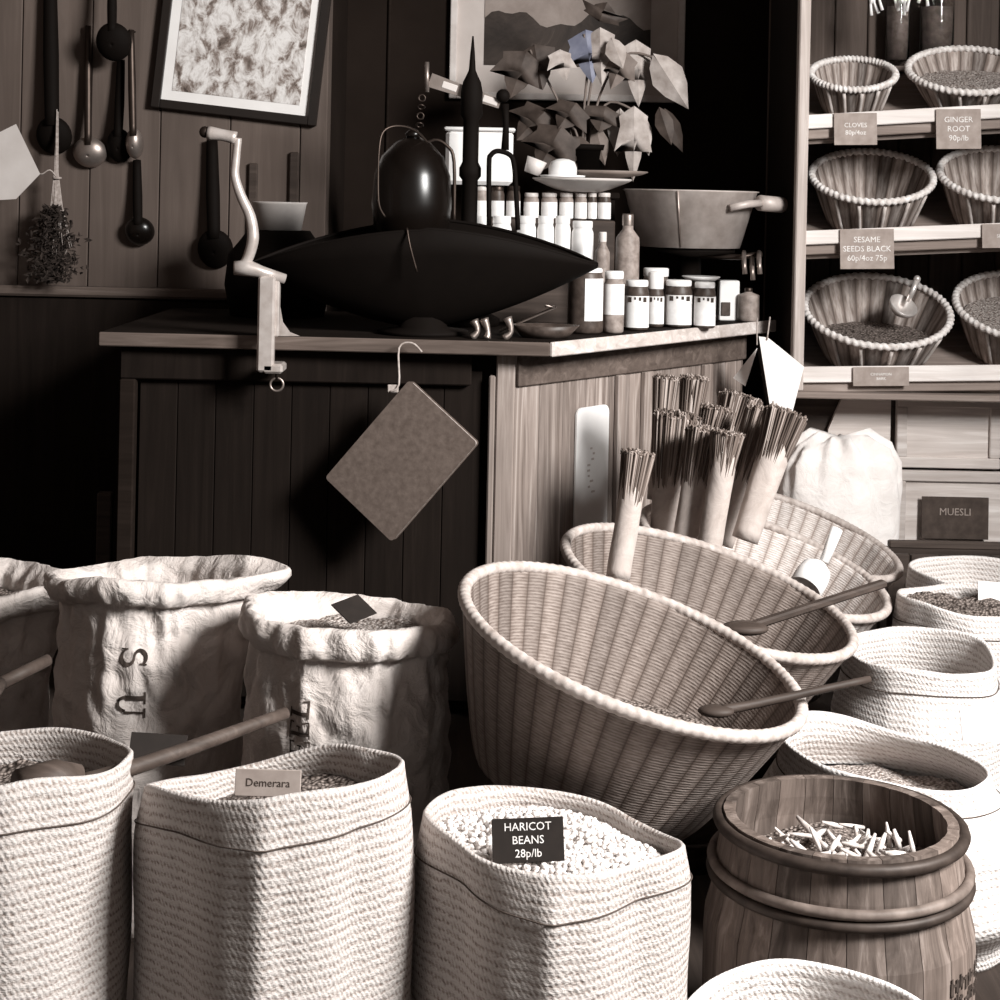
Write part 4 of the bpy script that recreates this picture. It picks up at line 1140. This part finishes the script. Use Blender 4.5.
l2, r2_ = P(450, 50, DW2), P(684, 50, DW2); zb2 = P(567, 101, DW2).z; hg2 = .8
c2 = Vector(((l2.x + r2_.x)/2, DW2, zb2 + hg2/2))
t2 = picture('framed_landscape', 'dark landscape in a pale wide mount behind the plant', frame(c2, Vector((1, 0, 0)), Vector((0, 0, 1)), Vector((0, -1, 0))), r2_.x - l2.x, hg2, px(7, DW2), px(27, DW2), 'framew', 'mat2', 'paint2')
sk = MB(); pts = []
iw = (r2_.x - l2.x) - 2*px(34, DW2)
for i in range(25):
    f = i/24; pts.append((f*iw - iw/2, -.28 + hg2/2 - .18 + .0 + .035*sin(f*7 + 1) + .02*sin(f*17)))
zs_ = P(567, 20, DW2).z - c2.z
pts = [(f_[0], zs_ + .03*sin(i*.45) + .012*sin(i*1.3)) for i, f_ in enumerate(pts)]
sk.prism(pts + [(iw/2, hg2/2 - px(34, DW2)), (-iw/2, hg2/2 - px(34, DW2))], .0135, .0145, frame(c2, Vector((1, 0, 0)), Vector((0, 0, 1)), Vector((0, -1, 0))))
sk.build('painted_sky', 'sky2', t2)

DL = YB - .05
def ladle(label, u0, v0, u1, v1, bw, bh, hw, mat, bowlmat, dark=False, kind='ladle', dd=0):
    DL = YB - .05 - dd
    t = thing(kind, label, 'ladle', P(u1, v1, DL), 'ladles on the wall')
    MB().tube([P(u0, v0, DL + .03), P((u0 + u1)/2, (v0 + v1)/2, DL + .02), P(u1, v1 - bh*.3, DL - .012)], [px(hw, DL)*.8, px(hw, DL), px(hw, DL)*.9], 8, sub=3).build('handle', mat, t)
    tp_ = P(u0, v0, DL + .03); MB().tube([tp_ + Vector((0, -.012, 0)), Vector((tp_.x, YB + .002, tp_.z))], .003, 8).build('nail', 'iron', t)
    c = P(u1, v1, DL - .005); rx, rz = px(bw/2, DL), px(bh/2, DL)
    mb = MB(); prof = [(cos(a)*1.0, sin(a)) for a in [i*PI/2/8 for i in range(9)]]
    M = T(*c) @ Matrix.Rotation(-PI/2 + .35, 4, 'X')
    mb.lathe([(max(.002, p[0])*1.0, p[1]) for p in prof] + [(max(.002, p[0])*.93, p[1]*.9) for p in prof[::-1]], 24, lambda th, i, r, z: (r*rx*cos(th), r*rz*sin(th), .03 - z*.04), M)
    mb.build('ladle_bowl', bowlmat, t)
ladle('long dark ladle nearest the left edge, behind the herb bunch', 50, -30, 52, 138, 36, 40, 8, 'black', 'black')
ladle('bright bowled ladle right of the herb bunch', 88, 26, 88, 155, 34, 32, 4, 'iron', 'tinned')
ladle('dark strainer with wide head high on the wall', 112, -30, 112, 44, 36, 40, 5, 'black', 'black', kind='strainer', dd=.09)
ladle('ladle with small bright narrow bowl left of the woodland painting', 131, 30, 133, 146, 18, 32, 4, 'iron', 'tinned', dd=.045)
ladle('dark long ladle close beside the narrow bright one', 121, 60, 118, 148, 26, 36, 5, 'black', 'black')
ladle('small dark glossy ladle hanging lowest on the wall', 137, 160, 138, 234, 30, 30, 5, 'black', 'blackgloss')
ladle('dark skimmer left of the crank handle', 212, 140, 214, 252, 36, 42, 7, 'black', 'black', kind='skimmer')
hbp = P(55, 175, DL - .06)
hr = thing('herb_bunch', 'dried dark herb bunch tied with pale twine on the left wall', 'herbs', hbp)
mb = MB()
for i in range(26):
    a = R_.uniform(-14, 14); mb.tube([P(57 + a*.1, 130 + R_.uniform(-22, 10), DL - .03), P(56 + a*.15, 172, DL - .06), P(56 + a*.45, 206, DL - .06), P(55 + a*1.2, 235 + R_.uniform(0, 20), DL - .06 - R_.uniform(0, .04))], [.0012, .0016, .0016, .001], 5)
mb.build('stalks', 'twine', hr)
mb = MB()
for i in range(1200):
    f = R_.random(); v = 206 + 76*f; hw = 8 + 20*min(1, f*2.2)*(1 if f < .8 else (1 - (f - .8)*2.5))
    u = 53 + R_.gauss(0, .45)*hw; dy = -.07 + R_.gauss(0, .03)
    c = P(u, v, DL + dy); M = T(*c) @ Matrix.Rotation(R_.uniform(0, 6), 4, 'X') @ Matrix.Rotation(R_.uniform(0, 6), 4, 'Z')
    s_ = R_.uniform(.008, .016)
    mb.add([(-s_, 0, 0), (0, -s_*.4, .002), (s_, 0, 0), (0, s_*.4, .002)], [(0, 1, 2, 3)], None, M, False)
lf_ = mb.build('dried_leaves', 'herb', hr); lf_['kind'] = 'stuff'
MB().torus(.012, .004, T(*P(57, 178, DL - .06))).build('twine_tie', 'twine', hr)
MB().tube([P(57, 178, DL - .07), P(50, 170, DL - .09), P(42, 174, DL - .09), P(36, 172, DL - .08)], .0025, 6, sub=4).build('tag_string', 'twine', hr)
tg = thing('paper_tag', 'white folded paper tag tied beside the herb bunch', 'tag', P(20, 165, DL - .08))
sheet([(0, 132), (16, 124), (40, 174), (16, 199), (0, 200), (-14, 160)], [DL - .1]*6, 'cream', 'tag_sheet', tg, .002)

# plank left of the counter, hanging wall tab
tag(MB().cbox((P(105, 520, 5.0).x, 5.0, P(105, 492, 5.0).z/2), (px(15, 5.0), .03, P(105, 492, 5.0).z), .004).build('loose_plank', 'dwood'), 'short brown plank standing left of the counter', 'plank')

# ================================================================== PLANT
pv = P(582, 150, 5.95)
pl_ = thing('potted_plant', 'leafy plant with lobed drooping leaves in front of the landscape picture', 'plant', (pv.x, 5.95, P(582, 188, 5.95).z))
zs = thing('wooden_stand', 'tall dark stand carrying the plant pot behind the jars', 'stand', (pv.x, 5.95, 0))
zp = P(582, 192, 5.95).z
MB().cbox((pv.x, 5.95, zp - .012), (.26, .26, .022), .004).build('stand_top', 'cfront', zs)
for sx in (-1, 1):
    for sy in (-1, 1): MB().cbox((pv.x + sx*.1, 5.95 + sy*.1, (zp - .024)/2), (.03, .03, zp - .024), .003).build('leg', 'cfront', zs)
MB().lathe([(.06, 0), (.09, .15), (.095, .15), (.095, .17), (.085, .17), (.08, .14)], 32, None, T(pv.x, 5.95, zp), cap0=True, cap1=True).build('pot', 'black', pl_)
def leaf_mb(tip, basep, wd, seed, five=True):
    rd = random.Random(seed)
    ax = tip - basep; ln = ax.length; ax.normalize()
    nrm = Vector((rd.uniform(-.35, .35), -1, rd.uniform(-.1, .4))); nrm = (nrm - ax*nrm.dot(ax)).normalized()
    sd_ = ax.cross(nrm)
    out = [(0, 0), (.15, .05), (.36, .13), (.33, .26), (.47, .60), (.25, .45), (.19, .68), (.08, .88), (0, 1.0)] if five else [(0, 0), (.2, .15), (.32, .4), (.24, .65), (.1, .85), (0, 1)]
    cen = [(0, y) for x, y in out]
    vs = []; fs = []
    for s in (1, -1):
        o = len(vs)
        for (x, y) in out: 
            z = -.28*abs(x)*wd - .25*y*y*ln*.5
            vs.append(basep + sd_*x*wd*s + ax*y*ln + nrm*z*.8)
        for (x, y) in cen: vs.append(basep + ax*y*ln + nrm*(-.25*y*y*ln*.5*.8 + .004))
        n = len(out)
        for i in range(n - 1):
            f = (o + i, o + i + 1, o + n + i + 1, o + n + i); fs.append(f if s > 0 else f[::-1])
    mb = MB(); mb.add(vs, fs, None, None, True); return mb
leaves = [((525, 55), (513, 92), 44, 'leafshade', 1), ((535, 48), (541, 84), 40, 'leafshade', 1), ((560, 52), (566, 76), 26, 'leaf', 1), ((586, 34), (591, 76), 40, 'leafblue', 1), ((600, 32), (601, 78), 30, 'leaf', 1),
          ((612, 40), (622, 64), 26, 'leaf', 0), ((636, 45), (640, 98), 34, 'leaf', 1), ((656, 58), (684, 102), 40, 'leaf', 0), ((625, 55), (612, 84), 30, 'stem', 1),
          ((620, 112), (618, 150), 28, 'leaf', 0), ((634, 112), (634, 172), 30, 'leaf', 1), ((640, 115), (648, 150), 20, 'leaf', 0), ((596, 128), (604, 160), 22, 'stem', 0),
          ((560, 130), (540, 165), 50, 'leafshade', 1), ((545, 112), (520, 135), 50, 'leafshade', 1), ((580, 140), (572, 175), 44, 'leafshade', 1), ((660, 110), (670, 140), 22, 'leafshade', 0), ((600, 20), (606, 5), 40, 'leafshade', 1), ((575, 105), (560, 125), 40, 'leafshade', 1), ((605, 108), (600, 128), 40, 'leafshade', 1), ((666, 112), (682, 146), 24, 'leafshade', 0)]
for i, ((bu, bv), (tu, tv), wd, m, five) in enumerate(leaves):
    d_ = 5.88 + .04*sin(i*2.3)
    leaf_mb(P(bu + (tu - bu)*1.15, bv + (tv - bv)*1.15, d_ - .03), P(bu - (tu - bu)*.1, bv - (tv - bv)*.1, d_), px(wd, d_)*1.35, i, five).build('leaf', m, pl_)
for k, (pts) in enumerate(([(582, 165), (584, 110), (588, 60), (584, 34)], [(583, 165), (588, 105), (600, 32)], [(585, 165), (600, 95), (625, 55), (656, 58)], [(584, 165), (605, 105), (634, 110)], [(580, 165), (560, 105), (530, 50)], [(582, 165), (575, 130), (560, 128)])):
    MB().tube([P(u, v, 5.93 - .01*j) for j, (u, v) in enumerate(pts)], .0045, 8, sub=5).build('stem', 'stem', pl_)

# ================================================================== SHELF UNIT ON THE RIGHT
DSH = 5.3
shl = thing('shelf_unit', 'open wooden shelf unit with sloped boards at the right', 'shelf', (P(800, 200, DSH).x + .4, DSH, 0))
xp0, xp1 = P(796, 200, DSH).x, P(807, 200, DSH).x
XE = 1.95
ZC1 = P(950, 396, 5.44).z + .022
for x_, w_ in (((xp0 + xp1)/2, xp1 - xp0), (XE + .02, .04)): MB().cbox((x_, DSH + .02, (ZC1 + 2.6)/2), (w_, .05, 2.6 - ZC1), .004).build('upright', 'spost', shl)
bb = MB(); x = xp0
while x < XE:
    x2 = min(x + .118, XE + .04); bb.cbox(((x + x2)/2, 5.92, (ZC1 + 2.6)/2), (x2 - x - .004, .02, 2.6 - ZC1), .004); x = x2
bb.build('back_boards', m_wood('shelf_back_wood', 64, 92, 'z', .8, .2), shl)
sb_ = MB(); sb_.cbox((xp0 + .012, 5.62, (ZC1 + 2.6)/2), (.02, .54, 2.6 - ZC1), .003); sb_.build('side_board', 'cfront', shl)
boards = [((806, 115), (1000, 104), 14), ((803, 231), (1000, 223), 14), ((802, 367), (1000, 365), 16)]
TL = math.radians(26); PLANES = []
for (ul, vl), (ur, vr), hpx in boards:
    a = P(ul, vl, DSH); b = P(ur, vr, DSH); dx = (b - a); L_ = XE - a.x; k = dx.z/dx.x
    ang = math.atan2(dx.z, dx.x); hh_ = px(hpx, DSH)
    M = T(a.x, DSH, a.z) @ Matrix.Rotation(-ang, 4, 'Y')
    MB().cbox((L_/2, .008, -hh_/2), (L_, .016, hh_), .003, M).build('shelf_lip', 'shelf', shl)
    MB().cbox((L_/2, .030, -hh_ - .016), (L_, .024, .034), .003, M).build('shelf_batten', 'shelfd', shl)
    MS = M @ T(0, .046, -hh_ - .034) @ Matrix.Rotation(TL, 4, 'X')
    MB().cbox((L_/2, .27, -.009), (L_, .54, .018), .003, MS).build('sloped_board', 'shelfd', shl)
    PLANES.append((MS @ Vector((0, 0, .0006)), (MS.to_3x3() @ Vector((0, 0, 1))).normalized(), (MS.to_3x3() @ Vector((1, 0, 0))).normalized()))

def slat_basket(label, u, v, a, row, hpx, rbp):
    O, n, ex = PLANES[row]; ey = n.cross(ex); h = px(hpx, 5.5); rb = px(rbp, 5.5)
    lo, hi = 4.8, 6.2
    for _ in range(50):                       # slide along the line of sight until the base stands on the board
        d = (lo + hi)/2
        if ((P(u, v, d) - n*h) - O).dot(n) > 0: lo, hi = (d, hi) if (P(u, v, 5) - P(u, v, 6)).dot(n) > 0 else (lo, d)
        else: lo, hi = (lo, d) if (P(u, v, 5) - P(u, v, 6)).dot(n) > 0 else (d, hi)
    R = px(a, d)
    c = P(u, v, d); base = c - n*h; M = frame(base, ex, ey, n)
    t = thing('slat_basket', label, 'basket', M, 'slat baskets on the shelves')
    prof = [(rb + (R - .012 - rb)*(i/10)**.9, h*i/10) for i in range(11)]
    inn = [(max(.01, r - .006), max(.008, z)) for r, z in prof[::-1]]
    N = 26
    MB().lathe(prof + inn, N*6, lambda th, i, r, z: ((r + .0025*abs(sin(N*th/2)))*cos(th), (r + .0025*abs(sin(N*th/2)))*sin(th), z), M, cap0=True, cap1=True).build('slat_body', 'slat', t)
    MB().torus(R - .012, .0115, M @ T(0, 0, h), 60, 300, 8, .22).build('laced_rim', 'srim', t)
    for k in range(5):
        th = -PI/2 + (k - 2)*.42
        pts = [Vector(((r + .005)*cos(th + s), (r + .005)*sin(th + s), z)) for s in (0,) for r, z in prof[1:10:2]]
        mb = MB(); mb.tube(pts, .006, 6, True, M); mb.build('upright_rib', 'hoopw', t)
    return (t, M, R, h, rb, base, n)
k1 = slat_basket('slat basket on the top shelf at the left, empty', 853, 74, 45, 0, 38, 28)
k2 = slat_basket('slat basket on the top shelf at the right picture edge', 969, 70, 63, 0, 38, 36)
k3 = slat_basket('slat basket on the middle shelf at the left, empty', 872, 176, 63, 1, 50, 41)
k4 = slat_basket('slat basket on the middle shelf cut off by the right edge', 1003, 174, 65, 1, 50, 43)
k5 = slat_basket('slat basket on the bottom shelf with a small metal scoop', 877, 310, 75, 2, 51, 48)
k6 = slat_basket('slat basket on the bottom shelf filled with grain at the right edge', 1026, 306, 72, 2, 51, 48)
basket_fill(k5, 'brown_spice', 'brown spice lying in the bottom left shelf basket', 'grain', .45, .4)
basket_fill(k6, 'pale_spice', 'pale spice heaped in the bottom right shelf basket', 'grainpale', .8, .6)
basket_fill(k2, 'pale_pods', 'pale pods heaped in the top right shelf basket', 'grainpale', .75, .6)
sc2 = thing('metal_scoop', 'small bright metal scoop in the bottom left shelf basket', 'scoop', P(905, 308, 5.52))
MB().tube([P(917, 280, 5.52), P(908, 302, 5.52)], [px(3.5, 5.3), px(2.5, 5.3)], 10).build('handle', 'steel', sc2)
MB().ball(P(917, 279, 5.52), px(4, 5.3), 10).build('handle_knob', 'steel', sc2)
cs = P(903, 306, 5.52)
MB().lathe([(.002, -.03), (.03, -.026), (.047, -.008), (.05, .006), (.047, .006), (.03, -.02), (.002, -.026)], 24, None, T(*cs) @ Matrix.Rotation(.7, 4, 'X') @ Matrix.Rotation(.3, 4, 'Y')).build('scoop_bowl', 'steel', sc2)
def lcard(label, u0, v0, u1, v1, text, mat='card'):
    card('shelf_label', label, (u0 + u1)/2, (v0 + v1)/2, DSH - .008, u1 - u0, v1 - v0, mat, .03, 0, math.radians(1.5), text, 'chalkw', .2, 'labels on the shelf edges', 'label')
lcard('grey price label on the top shelf edge under the left basket', 834, 113, 877, 145, 'CLOVES\n80p/4oz')
lcard('grey price label on the top shelf edge under the right basket', 936, 109, 981, 149, 'GINGER\nROOT\n90p/lb')
lcard('grey price label on the middle shelf edge under the left basket', 840, 229, 894, 269, 'SESAME\nSEEDS BLACK\n60p/4oz 75p')
lcard('pale price label on the middle shelf edge cut off at the right', 982, 224, 1024, 248, 'SEEDS', 'card')
lcard('grey price label on the bottom shelf edge under the scoop basket', 853, 367, 909, 386, 'CINNAMON\nBARK')
# two glass jars and a dried bunch at the top
for lab, u0, wv in (('left tall glass jar on the top shelf behind the baskets', 897, 24), ('right tall glass jar on the top shelf behind the baskets', 936, 34)):
    c = P(u0, 62, 5.845); r = px(wv/2, 5.845)
    t = thing('glass_jar', lab, 'jar', c, 'glass jars on the top shelf'); hg = .42; zl_ = P(920, 50, 5.845).z - .060
    MB().lathe([(r*.9, 0), (r, .02), (r, hg*.85), (r*.8, hg*.92), (r*.8, hg), (r*.74, hg), (r*.74, hg*.92), (r*.94, hg*.84), (r*.94, .02), (.002, .012)], 32, None, T(c.x, c.y, zl_), cap0=True).build('jar_wall', 'glass', t)
    MB().lathe([(r*.92, .02), (r*.92, hg*.5), (.002, hg*.5)], 24, None, T(c.x, c.y, zl_ + .001), cap0=True).build('jar_contents', 'honey', t)
zl = P(920, 50, 5.845).z - .061
MB().cbox(((xp0 + XE)/2 + .02, 5.845, zl - .012), (XE - xp0 - .06, .125, .02), .003).build('jar_ledge', 'shelfd', shl)
db = thing('dried_flowers', 'white dried flower heads hanging over the top shelf', 'flowers', P(905, -20, 5.5))
for i in range(16):
    mb = MB(); u = R_.uniform(866, 946); d_ = 5.5 + R_.uniform(-.05, .05)
    mb.tube([P(900 + (u - 900)*.3, -70, d_), P(u, -16, d_), P(u + R_.uniform(-8, 8), R_.uniform(-2, 16), d_)], [.002, .003, .006], 6, sub=3)
    mb.build('flower_stalk', 'white', db)

# cupboard below the shelves
cu = thing('pine_cupboard', 'pale pine cupboard with panelled doors under the shelves', 'cupboard', (1.35, 5.6, 0))
DC = 5.44
zc1 = P(950, 396, DC).z
xl, xm, xr = P(838, 430, DC).x, P(893, 430, DC).x, 1.95
xl2 = P(897, 430, DC).x
MB().cbox(((xp0 + xr)/2, DC + .245, zc1/2), (xr - xp0, .41, zc1 - .001), .004).build('carcass', 'dwood', cu)
MB().cbox(((xp0 + xr + .04)/2, 5.605, zc1 + .011), (xr + .04 - xp0, .66, .020), .004).build('cupboard_top', 'shelfd', cu)
MB().prism([(xl - .03, 0), (xm - .006, 0), (xm - .006, zc1), (xl + .02, zc1), (xl - .03, zc1 - .12)], 0, .02, facing((0, DC + .03, 0))).build('side_door', 'cup', cu)
def door(x0, x1, z0, z1, name):
    o = MB(); f = .035
    o.cbox(((x0 + x1)/2, DC + .022, (z0 + z1)/2), (x1 - x0, .016, z1 - z0), .003)
    d_ = o.build(name, 'cup', cu)
    g = MB()
    for z in (z0 + f/2, z1 - f/2): g.cbox(((x0 + x1)/2, DC + .008, z), (x1 - x0, .014, f), .003)
    for x in (x0 + f/2, x1 - f/2): g.cbox((x, DC + .008, (z0 + z1)/2), (f, .0135, z1 - z0 - 2*f), .003)
    g.build('door_frame', 'cup', d_)
zm = P(950, 471, DC).z
xd1 = P(1001, 430, DC).x
door(xl2, xd1, zm + .008, zc1 - .004, 'upper_door'); door(xd1 + .008, xr, zm + .008, zc1 - .004, 'upper_door')
door(xl2, xd1 + .15, .1, zm - .002, 'lower_door')
sg = card('chalk_sign', 'black chalk sign reading MUESLI on the cupboard door', 955, 518, DC - .01, 67, 42, 'board', 0.02, 0, 0, 'MUESLI\n ', 'card', .24, None, 'sign')
# crate in front of cupboard
ck = thing('plank_crate', 'low plank crate before the cupboard at the right edge', 'crate', P(945, 560, 5.06))
za, zb = P(945, 540, 5.06).z, P(945, 600, 5.06).z
xa, xb = P(887, 548, 5.06).x, 1.9
cr = MB(); x = xa; i = 0
while x < xb:
    w_ = R_.choice((.05, .07, .09)); cr.cbox((x + w_/2, 5.06, za/2 - .02), (w_ - .004, .02, za - .05), .003); x += w_
cr.build('plank_front', 'dwood', ck)
MB().cbox(((xa + xb)/2, 5.045, za - .012), (xb - xa, .03, .022), .004).build('top_rail', 'mwood', ck)
MB().cbox(((xa + xb)/2, 5.17, za/2 - .02), (xb - xa, .02, za - .05), .003).build('plank_back', 'dwood', ck)
for x in (xa + .01, xb - .01): MB().cbox((x, 5.09, za/2 - .02), (.02, .09, za - .05), .003).build('plank_side', 'dwood', ck)

# white cloth sack with gathered top
wc = P(838, 545, 5.32); rw = px(61, 5.32)
zt_ = P(838, 433, 5.32).z; zb_ = .0
ws = thing('cloth_sack', 'white cotton sack with gathered top below the shelves', 'sack', (wc.x, 5.32, 0))
prof = []
H_ = zt_
for i in range(40):
    t = i/39; prof.append((rw*interp(t, [(0, .9), (.1, .98), (.55, 1.0), (.74, 1.0), (.86, .95), (.94, .80), (.98, .58), (1, .44)]), H_*t))
def wmod(th, i, r, z):
    t = z/H_
    q = r*(1 + .05*nz(cos(th)*1.5, sin(th)*1.5, t*3 + 5) + ((.11*sin(th*7 + 2.5*nz(cos(th), sin(th), t*2)) + .07*sin(th*13 + 1))*max(0, (t - .66)/.34)))
    ear = .008*(max(0, cos(th - .2))**8 + max(0, cos(th - PI + .2))**8)*max(0, (t - .9)/.1)
    return Vector((q*cos(th)*1.0, q*sin(th)*.5, z + ear - .02*abs(sin(th))*max(0, (t - .8)/.2) + .012*sin(th*9 + 1)*max(0, (t - .85)/.15)))
MB().lathe(prof, 120, wmod, T(wc.x, 5.32, 0), cap0=True, cap1=True).build('sack_body', 'cloth', ws)

# ================================================================== LIGHT
def area(name, loc, to, sx, sy, e, colr=(1, 1, 1)):
    l = bpy.data.lights.new(name, 'AREA'); l.shape = 'RECTANGLE'; l.size = sx; l.size_y = sy; l.energy = e; l.color = colr
    o = bpy.data.objects.new(name, l); col.objects.link(o); o.location = loc
    o.rotation_euler = (Vector(to) - Vector(loc)).to_track_quat('-Z', 'Y').to_euler(); return o
area('window_daylight', (XR + .35, 1.05, 3.15), (-.2, 3.3, .6), 1.3, 1.3, 500, (1, .985, .96))
wl = bpy.data.worlds.new('World'); scene.world = wl; wl.use_nodes = True
wl.node_tree.nodes['Background'].inputs[0].default_value = (1, .95, .9, 1)
wl.node_tree.nodes['Background'].inputs[1].default_value = .165

# ================================================================== CAMERA
cam = bpy.data.cameras.new('camera'); co = bpy.data.objects.new('camera', cam); col.objects.link(co)
cam.sensor_width = 36; cam.lens = F/1000*36; cam.shift_y = -.3; cam.clip_start = .05
co.matrix_world = T(0, 0, HC) @ Matrix.Rotation(PI/2, 4, 'X') @ Matrix.Rotation(ROLL, 4, 'Z')
scene.camera = co
scene.view_settings.view_transform = 'Standard'; scene.view_settings.look = 'None'
scene.view_settings.exposure = 0.15; scene.view_settings.gamma = 1.0; scene.view_settings.use_curve_mapping = False
